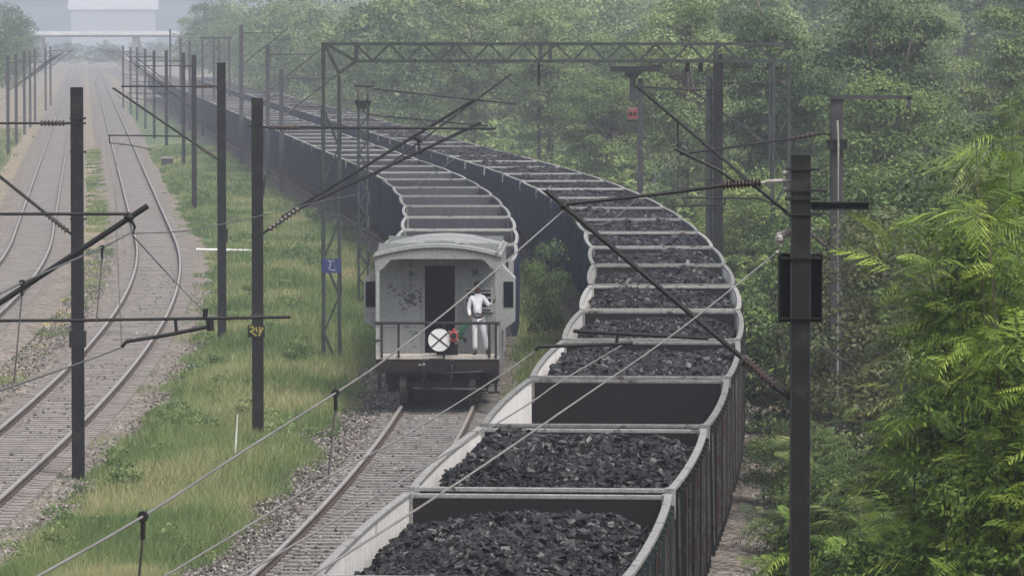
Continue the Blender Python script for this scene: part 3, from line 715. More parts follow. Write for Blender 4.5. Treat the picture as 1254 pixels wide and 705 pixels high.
for s in (-1, 1):
    mb = MB(); mb.bar((s*1.42, .05, .35), (s*1.42, .05, .85), .07, .05, up=(0,1,0)); mb.box(s*1.38-.14, s*1.38+.14, -.05, .2, .33, .37); mb.box(s*1.38-.14, s*1.38+.14, -.05, .2, .62, .65); mb.build('footstep', M['under'], van)
mb = MB(); mb.box(-1.0, 1.0, .75, .9, .3, .8); mb.build('underside_shade_block', M['under'], van)  # added black block standing in for the shadow under the van
for s in (-1, 1):
    mb = MB(); mb.box(*sorted((s*1.1, s*1.40)), 3.1, 4.6, .35, .86); mb.build('side_shade_block', M['under'], van)  # added black blocks deepening the shade below the van sides
add_bogie(van, 1.6); add_bogie(van, VAN_L-1.7)
# dirt scars
VM = Matrix.Translation(van.location) @ Matrix.Rotation(van.rotation_euler.z, 4, 'Z')
# tail disc and lamp hung on the railing (things of their own)
disc = empty('tail_board', VM @ Vector((.05, -.075, 1.63)), van.rotation_euler.z, 'round white board with a red cross hung on the van railing', 'tail board')
mb = MB(); mb.rod((0, 0, 0), (0, .025, 0), .275, n=32); mb.build('board', M['white_paint'], disc)
mb = MB()
for a in (42, -38):
    dx, dz = math.cos(R(a))*.27, math.sin(R(a))*.27; mb.bar((-dx, -.006 - (.003 if a > 0 else 0), -dz), (dx, -.006-(.003 if a > 0 else 0), dz), .006, .032)
mb.build('cross', M['red_brown'], disc)
lamp = empty('tail_lamp', VM @ Vector((.40, -.09, 1.72)), van.rotation_euler.z, 'red tail lamp clamped to the van railing beside the round board', 'tail lamp')
mb = MB(); mb.box(-.10, .10, -.04, .08, -.13, .13); mb.box(-.03, .03, -.02, .04, .13, .2); mb.build('lamp_body', M['red_paint'], lamp, bevel=.02)
mb = MB(); mb.rod((0, -.045, .02), (0, -.075, .02), .07, n=14); mb.build('lens', M['black'], lamp)
mb = MB(); mb.bar((-.13, -.05, -.11), (.13, -.05, .15), .01, .022); mb.bar((-.13, -.053, .15), (.13, -.053, -.11), .01, .022); mb.build('guard', M['galv'], lamp)
box = empty('tool_box', VM @ Vector((.27, .25, 1.25)), van.rotation_euler.z, 'small dark box standing on the van platform below the doorway', 'box')
mb = MB(); mb.box(-.3, .22, -.1, .15, 0, .22); mb.build('case', M['under'], box, bevel=.01); mb = MB(); mb.box(-.31, .23, -.11, .16, .22, .25); mb.build('lid', M['red_brown'], box)

# ------------------------------------------------------------------ guard on the platform
def skin_obj(name, pts, edges, rad, mat, parent, root=0, sub=2):
    me = bpy.data.meshes.new(name); me.from_pydata(pts, edges, []); me.materials.append(mat)
    o = bpy.data.objects.new(name, me); C.objects.link(o); o.parent = parent
    md = o.modifiers.new('skin', 'SKIN'); md.use_smooth_shade = True; md.branch_smoothing = .6
    me.skin_vertices.new(name='') if not me.skin_vertices else None
    for i, r in enumerate(rad):
        sv = me.skin_vertices[0].data[i]; sv.radius = r if isinstance(r, tuple) else (r, r); sv.use_root = (i == root)
    s = o.modifiers.new('sub', 'SUBSURF'); s.levels = sub; s.render_levels = sub
    return o
man = empty('person', VM @ Vector((.98, .42, 1.25)), van.rotation_euler.z, 'guard in white shirt and white trousers standing at the van railing, one forearm raised', 'person')
J = dict(pel=(.0,0,.94), wst=(-.01,0,1.08), chs=(-.02,0,1.32), nkb=(-.02,0,1.47), nk=(-.015,-.01,1.53), hd=(-.01,-.02,1.62), top=(-.005,-.01,1.72),
         shR=(-.19,0,1.42), elR=(-.235,.0,1.14), wrR=(-.20,-.08,.90), shL=(.16,0,1.42), elL=(.26,-.03,1.18), wrL=(.40,-.14,1.30),
         hiR=(-.09,0,.90), knR=(-.085,-.02,.50), anR=(-.07,.0,.09), toR=(-.09,-.17,.035), hiL=(.09,0,.90), knL=(.15,-.02,.50), anL=(.235,.02,.09), toL=(.27,-.15,.035))
ids = list(J); pts = [J[k] for k in ids]; E = [('pel','wst'),('wst','chs'),('chs','nkb'),('nkb','nk'),('nk','hd'),('hd','top'),('chs','shR'),('shR','elR'),('elR','wrR'),('chs','shL'),('shL','elL'),('elL','wrL'),
     ('pel','hiR'),('hiR','knR'),('knR','anR'),('anR','toR'),('pel','hiL'),('hiL','knL'),('knL','anL'),('anL','toL')]
rad = dict(pel=(.13,.09),wst=(.125,.085),chs=(.15,.095),nkb=(.07,.06),nk=.052,hd=(.075,.09),top=(.07,.085),shR=.055,elR=.04,wrR=.028,shL=.055,elL=.04,wrL=.028,hiR=.085,knR=.055,anR=.04,toR=.03,hiL=.085,knL=.055,anL=.04,toL=.03)
RD = [rad[k] for k in ids]; EE = [(ids.index(a), ids.index(b)) for a, b in E]
def add_hand(wr, d, side, curl):
    wr = Vector(wr); d = Vector(d).normalized(); side = Vector(side).normalized(); nrm = d.cross(side)
    pi = ids.index('wrR' if wr.x < 0 else 'wrL'); palm = wr+d*.075; pts.append(tuple(palm)); RD.append((.032, .02)); p = len(pts)-1; EE.append((pi, p))
    for i, L in enumerate((.065, .075, .07, .055)):
        a = palm+side*(.028-.0185*i)+d*.02; b = a+d*L*.5+nrm*curl*.3*L; c = b+d*L*.5*(1-curl)+nrm*curl*.6*L
        k = len(pts); pts.extend([tuple(a), tuple(b), tuple(c)]); RD.extend([.0095, .009, .008]); EE.extend([(p, k), (k, k+1), (k+1, k+2)])
    a = wr+d*.03+side*.035; b = a+side*.025+d*.03; k = len(pts); pts.extend([tuple(a), tuple(b)]); RD.extend([.012, .0095]); EE.extend([(pi, k), (k, k+1)])
add_hand(J['wrR'], (.0,-.25,-1), (.3,-1,0), .7); add_hand(J['wrL'], (.55,-.3,.9), (-.7,0,.6), .35)
for i_, k_ in enumerate(ids):
    if k_ in ('pel','wst','chs','shR','shL','hiR','hiL','nkb'): q_ = RD[i_]; RD[i_] = tuple(v*.5 for v in q_) if isinstance(q_, tuple) else q_*.6
body = skin_obj('body', pts, EE, RD, M['skin'], man)
def sub_skin(name, keys, edges, scale, mat, over=None):
    over = over or {}
    p = [over.get(k, (J[k], None))[0] for k in keys]; r = []
    for k in keys:
        q = over[k][1] if k in over and over[k][1] else rad[k]; q = q if isinstance(q, tuple) else (q, q); r.append((q[0]*scale+.008, q[1]*scale+.008))
    return skin_obj(name, p, [(keys.index(a), keys.index(b)) for a, b in edges], r, mat, man)
sub_skin('shirt', ['wst','chs','nkb','shR','elR','wrR','shL','elL','wrL'], [('wst','chs'),('chs','nkb'),('chs','shR'),('shR','elR'),('elR','wrR'),('chs','shL'),('shL','elL'),('elL','wrL')], 1.12, M['cloth_white'],
         {'wst': ((-.005,0,.91), (.14,.105)), 'chs': ((-.02,0,1.30), (.155,.105)), 'nkb': ((-.02,0,1.485), (.075,.07)), 'shR': ((-.17,0,1.41), (.07,.07)), 'shL': ((.14,0,1.41), (.07,.07)), 'wrR': ((-.205,-.07,.94), (.034,.034)), 'wrL': ((.37,-.12,1.275), (.034,.034))})
sub_skin('trousers', ['pel','hiR','knR','anR','hiL','knL','anL'], [('pel','hiR'),('hiR','knR'),('knR','anR'),('pel','hiL'),('hiL','knL'),('knL','anL')], 1.08, M['cloth_white'], {'pel': ((0,0,.99), (.14,.115)), 'hiR': ((-.075,0,.88), (.085,.085)), 'hiL': ((.075,0,.88), (.085,.085)), 'anR': ((-.075,0,.11), (.055,.055)), 'anL': ((.228,.015,.11), (.055,.055))})
mb = MB(); mb.poly([(.158*math.cos(t)-.003, .12*math.sin(t), 1.0+.008*math.cos(t)) for t in [2*math.pi*i/18 for i in range(19)]], .014, 6); mb.box(-.03, .03, -.155, -.12, .98, 1.025); mb.build('belt', M['leather'], man)
for s, a, tt in ((0, J['anR'], J['toR']), (1, J['anL'], J['toL'])):
    mb = MB(); mb.poly([(a[0], a[1]+.06, .045), (a[0], a[1]-.0, .055), ((a[0]+tt[0])/2, (a[1]+tt[1])/2, .05), (tt[0], tt[1]-.03, .035), (tt[0], tt[1]-.06, .028)], [.03, .055, .05, .045, .02], 10); mb.build('shoe', M['leather'], man, smooth=True)
mb = MB(); mb.sphere((-.005, .005, 1.715), .092, 14, sc3=(1, 1.1, .82)); hair = mb.build('hair', M['hair'], man, smooth=True)
mb = MB(); mb.sphere((-.005, -.005, 1.745), .1, 14, sc3=(1, 1.12, .55)); mb.box(-.08, .07, -.16, -.08, 1.725, 1.735); mb.build('cap', M['hair'], man, smooth=True)
mb = MB()
for s in (-1, 1): mb.sphere((-.012+s*.032, -.108, 1.655), .012, 8)
mb.build('eyes', M['white_paint'], man); mb = MB(); mb.add([(-.03,-.105,1.62),(.01,-.105,1.62),(-.01,-.13,1.615),(-.01,-.105,1.66)], [(0,1,2),(1,3,2),(3,0,2),(0,3,1)]); mb.build('nose', M['skin'], man)
mb = MB(); mb.box(-.035, .015, -.109, -.102, 1.588, 1.597); mb.build('mouth', M['red_brown'], man)
flag = empty('signal_flag', VM @ Vector((.98-.195, .42-.10, 1.25+.84)), van.rotation_euler.z, "furled dark green flag pointing down from the guard's hand", 'flag')
mb = MB(); mb.rod((.03, 0, .08), (-.38, -.12, -.52), .011); mb.build('stick', M['bark'], flag)
mb = MB(); mb.poly([(-.02, -.02, 0), (-.10, -.06, -.10), (-.22, -.08, -.28), (-.31, -.11, -.42), (-.35, -.12, -.47)], [.02, .06, .085, .07, .02], 8); mb.build('cloth', M['flag_green'], flag)
#__PART2__
# ------------------------------------------------------------------ masts
def hbeam(mb, x, y, z0, z1, w, m=0):
    f = w*.09
    mb.box(x-w/2, x+w/2, y-w/2, y-w/2+f, z0, z1, m); mb.box(x-w/2, x+w/2, y+w/2-f, y+w/2, z0, z1, m); mb.box(x-f/2, x+f/2, y-w/2+f, y+w/2-f, z0, z1, m)
def cantilever(root, d, zt=7.35, zb=5.35, reach=2.7, ztip=7.5, reg=6.05, r=.03, mat=None, detail=True, rise=.0, w=.2):
    """d=+1 reaches right, -1 left; local to the mast"""
    mat = mat or M['black']
    mb = MB(); mb.insul((d*(w/2+.12), -.02, zt), (d*(w/2+.65), -.02, zt), .075, 7); mb.build('insulator', M['insulator'], root)
    mb = MB(); mb.rod((d*w/2, -.02, zt), (d*(w/2+.14), -.02, zt), .025); mb.rod((d*(w/2+.62), -.02, zt), (d*(reach+.1), -.02, zt+rise), r*.8); mb.build('stay_tube', mat, root)
    a = Vector((d*w/2, .03, zb)); b = Vector((d*(reach+.35), .03, ztip+.25)); q = (b-a).normalized()
    mb = MB(); mb.insul(a+q*.1, a+q*.7, .075, 7); mb.build('insulator', M['insulator'], root)
    mb = MB(); mb.rod(a, a+q*.12, .025); mb.rod(a+q*.68, b, r*1.15); mb.build('bracket_tube', mat, root)
    if detail:
        s = (reg-zb)/(b.z-a.z); x0 = a.x+(b.x-a.x)*s
        mb = MB(); mb.rod((x0, 0, reg), (d*(reach+.5), 0, reg+.03), r*.7); mb.rod((d*(reach+.45), -.0, reg+.03), (d*(reach+.45), 0, reg-.22), r*.6); mb.build('register_tube', mat, root)
        mb = MB(); mb.poly([(d*(reach+.45), 0, reg-.2), (d*(reach-.2), 0, reg-.27), (d*(reach-.75), 0, reg-.38), (d*(reach-.8), 0, reg-.45)], r*.55); mb.build('steady_arm', mat, root)
def mast(base, top, w, label, d=-1, cant=True, mat=None, group='steel overhead line masts', **kw):
    root = empty('line_mast', (base[0], base[1], GZ), 0, label, 'mast', group)
    mb = MB(); hbeam(mb, 0, 0, -.3, top-GZ, w); mb.build('pole', mat or M['mast'], root)
    if kw.pop('foot', True):
        mb = MB(); mb.box(-w*1.6, w*1.6, -w*1.6, w*1.6, -.25, .06); mb.build('footing', M['concrete'], root)
    if cant: 
        kw = dict(dict(zt=top-.55-GZ, zb=top-2.75-GZ, ztip=top-.5-GZ, reg=top-2.0-GZ), **kw)
        cantilever(root, d, w=w, **kw)
    return root
def zof(py, Y): return at_y(627, py, Y).z

# mast A
pA = at_z(96, 592, GZ); zA = zof(107, pA.y)
mA = mast(pA, zA, .25, 'tall dark mast standing in the grass nearest the bottom left track', -1, zt=zof(151, pA.y)-GZ, zb=zof(287, pA.y)-GZ, ztip=zof(215, pA.y)-GZ, reach=1.6, detail=False, foot=False)
mb = MB(); mb.box(-.17, .17, -.15, .12, zof(425, pA.y)-GZ, zof(405, pA.y)-GZ); mb.build('junction_box', M['black'], mA)
for py in (145, 151, 186, 268): 
    mb = MB(); z = zof(py, pA.y)-GZ; mb.box(-.14, .14, -.14, .14, z-.018, z+.018); mb.rod((.13, -.05, z), (.2, -.05, z), .02); mb.build('band', M['black'], mA)
# mast B
pB = at_z(316, 550, GZ); zB = zof(120, pB.y)
mB = mast(pB, zB, .25, 'dark mast in tall grass with a small yellow marked plate, left of the portal frame', 1, cant=False, foot=False)
z1 = zof(156, pB.y)-GZ
mb = MB(); mb.insul((.25, -.02, z1), (.95, -.02, z1), .085, 8); mb.build('insulator', M['insulator'], mB)
mb = MB(); mb.rod((-.2, -.02, z1+.03), (.25, -.02, z1), .022); mb.rod((.9, -.02, z1), (5.4, -.02, z1-.03), .03); mb.build('stay_tube', M['black'], mB)
def lpt(o, px, py, dy=0): 
    p = at_y(px, py, o.location.y+dy); return p-o.location
mb = MB(); a = lpt(mB, 322, 286); b = lpt(mB, 372, 251); mb.insul(a.lerp(b, .15), a.lerp(b, .9), .085, 8); mb.build('insulator', M['insulator'], mB)
mb = MB(); mb.rod(a.lerp(b, .85), lpt(mB, 589, 150), .035); mb.rod(a, a.lerp(b, .2), .03)
mb.rod(lpt(mB, 345, 266, .15), lpt(mB, 581, 122, .15), .035); mb.rod(lpt(mB, 510, 166, .1), lpt(mB, 516, 190, .1), .03); mb.rod(lpt(mB, 508, 168, .1), lpt(mB, 516, 172, .1), .06); mb.build('bracket_tube', M['black'], mB)
mb = MB(); zz = zof(405, pB.y)-GZ; mb.box(-.22, .17, -.17, -.15, zz-.14, zz+.14); pl = mb.build('number_plate', M['black'], mB)
mb = MB()
def stroke(mb, pts, w=.035, y=-.178):
    for p, q in zip(pts, pts[1:]): mb.bar((p[0], y, zz+p[1]), (q[0], y, zz+q[1]), .006, w)
stroke(mb, [(-.18, .09), (-.10, .11), (-.08, .03), (-.17, .0)]); stroke(mb, [(-.17, .01), (-.02, -.10)], y=-.182); stroke(mb, [(-.03, .09), (-.01, -.02)], y=-.18); stroke(mb, [(.05, .10), (.06, -.08)], y=-.179); stroke(mb, [(.13, .09), (.03, -.10)], y=-.184)
mb.build('marking', M['yellow_paint'], pl)
mb = MB(); z3 = zof(386, pB.y)-GZ; mb.box(-.15, .15, -.15, .15, z3-.03, z3+.03); mb.build('band', M['mast_grey'], mB); mb = MB(); z4 = zof(225, pB.y)-GZ; mb.rod((.12, -.1, z4-.3), (.2, -.1, z4+.2), .03); mb.build('clamp', M['mast_grey'], mB)
# mast C ... further ones in the strip
pC = at_z(272, 427, GZ)
mC = mast(pC, zof(77, pC.y), .25, 'dark mast beside the white pipe, between the empty track and the grass', -1, zt=zof(106, pC.y)-GZ, zb=zof(195, pC.y)-GZ, ztip=zof(118, pC.y)-GZ, reach=2.9, reg=zof(167, pC.y)-GZ)
mb = MB(); z = zof(288, pC.y)-GZ; mb.box(.08, .18, -.17, .0, z-.2, z+.2); mb.build('junction_box', M['black'], mC)
strip = [(238, 264, 68, 'E'), (225, 211, 65, ''), (204, 186, 62, ''), (189, 170, 62, ''), (178, 158, 60, ''), (168, 148, 58, ''), (160, 140, 58, ''), (151, 134, 56, '')]
nm = ['first', 'second', 'third', 'fourth', 'fifth', 'sixth', 'seventh', 'eighth', 'ninth']
for i, (px, by, ty, _) in enumerate(strip):
    p = at_z(px, by, GZ); mast(p, min(zof(ty, p.y), 8.6), .25, f'{nm[i]} thin mast behind the one with the white pipe, along the empty tracks', -1, detail=i < 3, reach=3.0, mat=M['mast_grey'] if i > 3 else M['mast'], foot=i < 3)
for i, (px, by, ty) in enumerate([(10, 190, 68), (20, 177, 66), (30, 165, 63), (37, 156, 62), (43, 149, 60), (56, 136, 58), (62, 130, 57)]):
    p = at_z(px, by, GZ); mast(p, min(zof(ty, p.y), 8.4), .25, f'{nm[i]} hazy mast of the row at the far left edge', 1, detail=False, reach=3.0, mat=M['mast_grey'], foot=False)
for i, (px, by, ty, wd) in enumerate([(373, 240, 85, .25), (329, 228, 56, .25), (298, 205, 31, .28), (262, 160, 50, .25), (250, 152, 48, .25), (236, 143, 36, .2)]):
    p = at_z(px, by, GZ); p.x = min(p.x, XR1(p.y)-2.15)
    mast(p, zof(ty, p.y), wd, f'{["nearest","second","third","fourth","fifth","sixth"][i]} slim grey mast close along the left side of the empty blue wagons', 1, detail=False, reach=3.0, mat=M['mast_grey'], foot=False)
for i, (px, Y, ty) in enumerate([(660, 300, 66), (557, 430, 76), (945, 175, 82), (491, 520, 92)]):
    p = at_y(px, 200, Y); mast(p, zof(ty, Y), .22, ['pale thin mast beyond the loaded train, left of the red box', 'thin hazy mast seen through the middle of the portal beam', 'thin mast at the wood edge just left of the nearest right hand mast', 'faint distant mast on the far side of the loaded wagons'][i], -1, detail=False, reach=3.2, mat=M['mast_grey'], foot=False)
# mast at 877
pD = at_y(879, 300, 150); mD = mast(pD, zof(66, 150), .28, 'heavy paired steel mast behind the loaded wagons, under the portal beam', -1, cant=False)
mb = MB(); hbeam(mb, -.26, .1, -.3, zof(95, 150)-GZ, .2); mb.build('pole', M['mast_grey'], mD)
for k in range(9):
    mb = MB(); mb.box(-.38, .16, -.15, -.143, .8+k*.85, .86+k*.85); mb.build('batten_plate', M['mast'], mD)
za = zof(110, 150)-GZ; mb = MB(); mb.insul((-.5, -.02, za), (-1.05, -.02, za+.02), .07, 6); mb.build('insulator', M['insulator'], mD)
mb = MB(); mb.rod((-1.0, -.02, za+.02), (-2.5, -.02, za+.1), .025); mb.rod((-.1, 0, za), (-.5, -.02, za), .02); mb.build('stay_tube', M['black'], mD)
# mast 1022
pE = at_y(1024, 300, 101); mE = mast(pE, zof(117, 101), .24, 'tall grey mast rising from the shrubs, with a bar across its top', -1, cant=False, mat=M['mast_grey'])
zt = zof(119, 101)-GZ
mb = MB(); mb.bar((-.12, -.14, zt), (1.5, -.14, zt), .06, .08); mb.bar((1.44, -.14, zt), (1.44, -.14, zt-.25), .08, .06, up=(0,1,0)); mb.build('cross_bar', M['mast_grey'], mE)
mb = MB(); zb = zof(178, 101)-GZ; mb.box(-.2, .2, -.2, -.12, zb-.09, zb+.09); mb.box(-.22, .22, -.22, .14, zb+.09, zb+.12); mb.build('bracket_box', M['black'], mE)
mb = MB(); mb.poly([(0, -.25, zb+.5), (.02, -.26, zb), (.02, -.25, 3), (.0, -.25, .6)], .022); mb.build('down_cable', M['galv'], mE)
mb = MB(); mb.insul(lpt(mE, 1006, 163), lpt(mE, 966, 170), .065, 7); mb.build('insulator', M['insulator'], mE)
mb = MB(); mb.rod(lpt(mE, 1022, 166), lpt(mE, 1004, 163), .022); mb.rod(lpt(mE, 968, 170), lpt(mE, 832, 189), .026); mb.build('stay_tube', M['black'], mE)
mb = MB(); mb.insul(lpt(mE, 1016, 305), lpt(mE, 985, 279), .07, 7); mb.build('insulator', M['insulator'], mE)
mb = MB(); mb.rod(lpt(mE, 1022, 310), lpt(mE, 1010, 300), .022); mb.rod(lpt(mE, 988, 281), lpt(mE, 779, 105), .034); mb.rod(lpt(mE, 830, 150), lpt(mE, 830, 184), .02); mb.build('bracket_tube', M['black'], mE)
mb = MB(); mb.rod(lpt(mE, 930, 243), lpt(mE, 840, 242), .02); mb.rod(lpt(mE, 888, 243), lpt(mE, 887, 252), .02); mb.rod(lpt(mE, 888, 250), lpt(mE, 822, 253), .018); mb.rod(lpt(mE, 930, 243), lpt(mE, 952, 252), .02); mb.build('register_tube', M['black'], mE)
# red box gantry pole
pF = at_y(784, 230, 200); F = empty('transformer_mast', (pF.x, 200, GZ), 0, 'mast behind the loaded train carrying a dark platform and a small red box', 'mast')
mb = MB(); hbeam(mb, 0, 0, -.3, zof(96, 200)-GZ, .22); mb.build('pole', M['mast_grey'], F)
zp = zof(83, 200)-GZ; mb = MB(); mb.box(-1.2, .75, -.5, .3, zp-.06, zp+.05); mb.box(-1.2, .75, -.52, -.5, zp-.16, zp+.06); mb.build('platform', M['mast'], F)
mb = MB(); mb.add([(-.75,-.3,zp-.06),(.2,-.3,zp-.06),(.2,.2,zp-.06),(-.75,.2,zp-.06),(-.45,-.15,zp-.42),(-.15,-.15,zp-.42),(-.15,.1,zp-.42),(-.45,.1,zp-.42)], [(0,1,2,3),(4,7,6,5),(0,4,5,1),(1,5,6,2),(2,6,7,3),(3,7,4,0)])
mb.box(-.42, -.18, -.12, .08, zp-1.35, zp-.42); mb.build('hanger', M['mast_grey'], F)
zc = zof(139, 200)-GZ; mb = MB(); mb.box(-.50, -.10, -.2, .12, zc-.23, zc+.23); rb = mb.build('relay_box', M['dull_red'], F, bevel=.02)
mb = MB(); mb.rod((-.38, -.205, zc), (-.38, -.23, zc), .07, n=10); mb.rod((-.2, -.205, zc), (-.2, -.23, zc), .07, n=10); mb.build('opening', M['black'], rb)
mb = MB(); mb.box(-.45, -.15, -.212, -.203, zc+.165, zc+.185); mb.build('strip', M['plate_mark'], rb)
mb = MB(); mb.bar((-.1, -.02, zc), (.0, -.02, zc), .05, .05); mb.bar((-.5, -.02, zc-.3), (.1, -.02, zc-.3), .05, .05); mb.build('bracket', M['mast'], F)

# nearest right mast
pN = at_y(980, 300, 50); mN = mast(pN, zof(190, 50), .19, 'nearest dark steel mast at the right, with an open black box and a pale insulator', -1, cant=False, foot=False)
def pxbar(mb, o, x0, y0, x1, y1, r, dy=0): mb.rod(lpt(o, x0, y0, dy), lpt(o, x1, y1, dy), r)
for py in (207, 233, 243, 262):
    mb = MB(); z = zof(py, 50)-GZ; mb.box(-.12, .125, -.115, .115, z-.011, z+.011); mb.rod((.1, -.09, z), (.19 if py != 233 else .26, -.09, z), .012); mb.rod((-.1, -.09, z), (-.16, -.09, z), .012); mb.build('band', M['black'], mN)
mb = MB(); z = zof(252, 50)-GZ; mb.box(.1, .68, -.06, .06, z+.025, z+.04); mb.box(.1, .68, -.06, .06, z-.04, z-.025); mb.box(.1, .68, -.006, .006, z-.025, z+.025); mb.build('side_arm', M['mast'], mN)
mb = MB(); za, zb_ = zof(395, 50)-GZ, zof(311, 50)-GZ
mb.box(-.215, .215, .1, .112, za, zb_); mb.box(-.215, -.203, -.11, .1, za, zb_); mb.box(.203, .215, -.11, .1, za, zb_); mb.box(-.215, .215, -.125, .11, zb_-.045, zb_-.03); mb.box(-.215, .215, -.125, .11, za+.04, za+.055)
mb.build('counterweight_box', M['under'], mN)
mb = MB(); mb.insul(lpt(mN, 932, 224), lpt(mN, 884, 227), .058, 11); mb.build('insulator', M['insulator'], mN)
mb = MB(); pxbar(mb, mN, 966, 221, 938, 222, .018); pxbar(mb, mN, 970, 221, 930, 224, .014); mb.sphere(lpt(mN, 962, 212), .035, 8); mb.sphere(lpt(mN, 962, 232), .03, 8); mb.build('clevis', M['galv'], mN)
mb = MB(); mb.poly([lpt(mN, 886, 227), lpt(mN, 820, 236), lpt(mN, 740, 245), lpt(mN, 690, 250)], .021); mb.build('stay_tube', M['black'], mN)
mb = MB(); mb.insul(lpt(mN, 948, 472), lpt(mN, 908, 437), .065, 9); mb.build('insulator', M['insulator'], mN)
mb = MB(); pxbar(mb, mN, 970, 488, 945, 470, .03); pxbar(mb, mN, 910, 439, 668, 233, .026); mb.sphere(lpt(mN, 912, 443), .05, 8); mb.sphere(lpt(mN, 690, 252), .045, 8); mb.build('bracket_tube', M['black'], mN)
mb = MB(); pxbar(mb, mN, 868, 414, 702, 405, .02); pxbar(mb, mN, 757, 403, 755, 421, .017); mb.poly([lpt(mN, 775, 420), lpt(mN, 700, 423), lpt(mN, 660, 424), lpt(mN, 655, 429)], .02); mb.build('register_tube', M['black'], mN)
mb = MB(); mb.insul(lpt(mN, 975, 279), lpt(mN, 959, 289), .06, 5); mb.sphere(lpt(mN, 955, 292), .05, 10); mb.poly([lpt(mN, 962, 283), lpt(mN, 952, 287), lpt(mN, 949, 294), lpt(mN, 957, 302), lpt(mN, 951, 309)], .02); mb.build('strain_insulator', M['galv'], mN)
mb = MB(); mb.poly([lpt(mN, 966, 262), lpt(mN, 935, 236), lpt(mN, 905, 215)], .014); mb.poly([lpt(mN, 905, 226), lpt(mN, 880, 208), lpt(mN, 826, 182)], .018); mb.build('strut', M['black'], mN)
mb = MB(); mb.poly([lpt(mN, 992, 272), lpt(mN, 1003, 283), lpt(mN, 1012, 297)], .008); mb.build('tail_wire', M['wire_dark'], mN)

for side in (-1, 1):
    mb = MB(); mb.box(side*.095-.004, side*.095+.004, -.101, -.096, .2, zof(190, 50)-GZ-.02); mb.build('flange_highlight', M['mast_grey'], mN)  # thin grey strips painting a highlight along the mast's flanges
# off-frame left mast with its cantilever reaching over the left tracks
Y0 = 60.0; pL = Vector((-8.05, Y0, GZ)); mL = mast(pL, 8.0, .22, 'mast just outside the left edge whose long brackets reach into the picture', 1, cant=False)
mb = MB(); mb.poly([lpt(mL, -190, 262), lpt(mL, 60, 262), lpt(mL, 154, 262)], .021); mb.build('stay_tube', M['black'], mL)
mb = MB(); mb.rod(lpt(mL, -205, 505), lpt(mL, 181, 252), .034); mb.sphere(lpt(mL, 158, 266), .065, 8); mb.poly([lpt(mL, 160, 268), lpt(mL, 165, 278), lpt(mL, 163, 286)], .022); mb.build('bracket_tube', M['black'], mL)
mb = MB(); mb.poly([lpt(mL, -120, 393), lpt(mL, 100, 392), lpt(mL, 356, 388)], .021); pxbar(mb, mL, 215, 391, 216, 407, .02); pxbar(mb, mL, 257, 391, 258, 405, .045); mb.build('register_tube', M['black'], mL)
mb = MB(); mb.poly([lpt(mL, 254, 400), lpt(mL, 205, 410), lpt(mL, 155, 418), lpt(mL, 149, 425)], .026); mb.build('steady_arm', M['black'], mL)
mb = MB(); pxbar(mb, mL, 252, 378, 251, 390, .03); mb.build('clamp', M['black'], mL)

# ------------------------------------------------------------------ lattice mast and portal
def lattice_leg(mb, x0, x1, y, z0, z1, dy=.35, c=.075, pitch=.62, off=0):
    for x in (x0, x1):
        for yy in (y-dy/2, y+dy/2): mb.box(x-c/2, x+c/2, yy-c/2, yy+c/2, z0, z1)
    z = z0+.15; k = off
    while z+pitch < z1:
        a, b = (x0, x1) if k % 2 else (x1, x0)
        for yy in (y-dy/2-c*.55, y+dy/2+c*.55): mb.bar((a, yy, z), (b, yy, z+pitch), .035, .05)
        for xx in (x0-c*.55, x1+c*.55): mb.bar((xx, y-dy/2*(1 if k % 2 else -1), z), (xx, y+dy/2*(1 if k % 2 else -1), z+pitch), .035, .05)
        z += pitch; k += 1
YP = 142.0
portal = empty('portal_frame', (0, YP, GZ), 0, 'wide lattice steel portal spanning both trains, blue plate on its left leg', 'portal')
xl = at_y(396, 100, YP).x; xl2 = at_y(415, 100, YP).x; xr = at_y(966, 100, YP).x; zt = zof(54, YP)-GZ; zb2 = zof(75, YP)-GZ
mb = MB(); lattice_leg(mb, xl, xl2, 0, -.2, zof(92, YP)-GZ, c=.085, pitch=1.05)
mb.box(xl-.05, xl+.05, -.24, -.12, zof(92, YP)-GZ, zt); mb.box(xl-.05, xl+.05, .12, .24, zof(92, YP)-GZ, zt)
xk = at_y(436, 75, YP).x
for yy in (-.2, .2):
    mb.bar((xl2, yy, zof(90, YP)-GZ), (xk, yy, zb2), .06, .07); mb.bar((xl+.05, yy, zt-.05), (xl2, yy, zof(90, YP)-GZ), .06, .08); mb.bar((xl+.1, yy, zt-.02), (xk, yy, zb2), .06, .08)
mb.build('leg', M['lattice'], portal)
mb = MB(); lattice_leg(mb, xr-.45, xr, 0, -.2, zb2, c=.085, pitch=.9); mb.build('leg', M['lattice'], portal)
mb = MB()
for yy in (-.2, .2):
    mb.box(xl-.05, xr+.1, yy-.035, yy+.035, zt-.045, zt+.045); mb.box(xk, xr, yy-.035, yy+.035, zb2-.045, zb2+.045)
    npan = 26; L = (xr-xk)/npan
    for i in range(npan):
        a = xk+i*L; b = a+L
        if i % 2: mb.bar((a, yy*1.05, zb2), (b, yy*1.05, zt), .03, .055)
        else: mb.bar((a, yy*1.05, zt), (b, yy*1.05, zb2), .03, .055)
    for px in (436, 662, 674, 877): xx = at_y(px, 60, YP).x; mb.box(xx-.05, xx+.05, yy-.05, yy+.05, zb2, zt)
for i in range(20):
    a = xl+(xr-xl)*i/20; b = xl+(xr-xl)*(i+1)/20; s = 1 if i % 2 else -1
    mb.bar((a, -.17*s, zt), (b, .17*s, zt), .04, .03)
mb.build('beam', M['lattice'], portal)
zs = zof(325, YP)-GZ; mb = MB(); mb.box(xl-.04, xl2+.05, -.25, -.232, zs-.2, zs+.2); pl = mb.build('number_plate', M['sign_blue'], portal)
mb = MB(); cx = (xl+xl2)/2
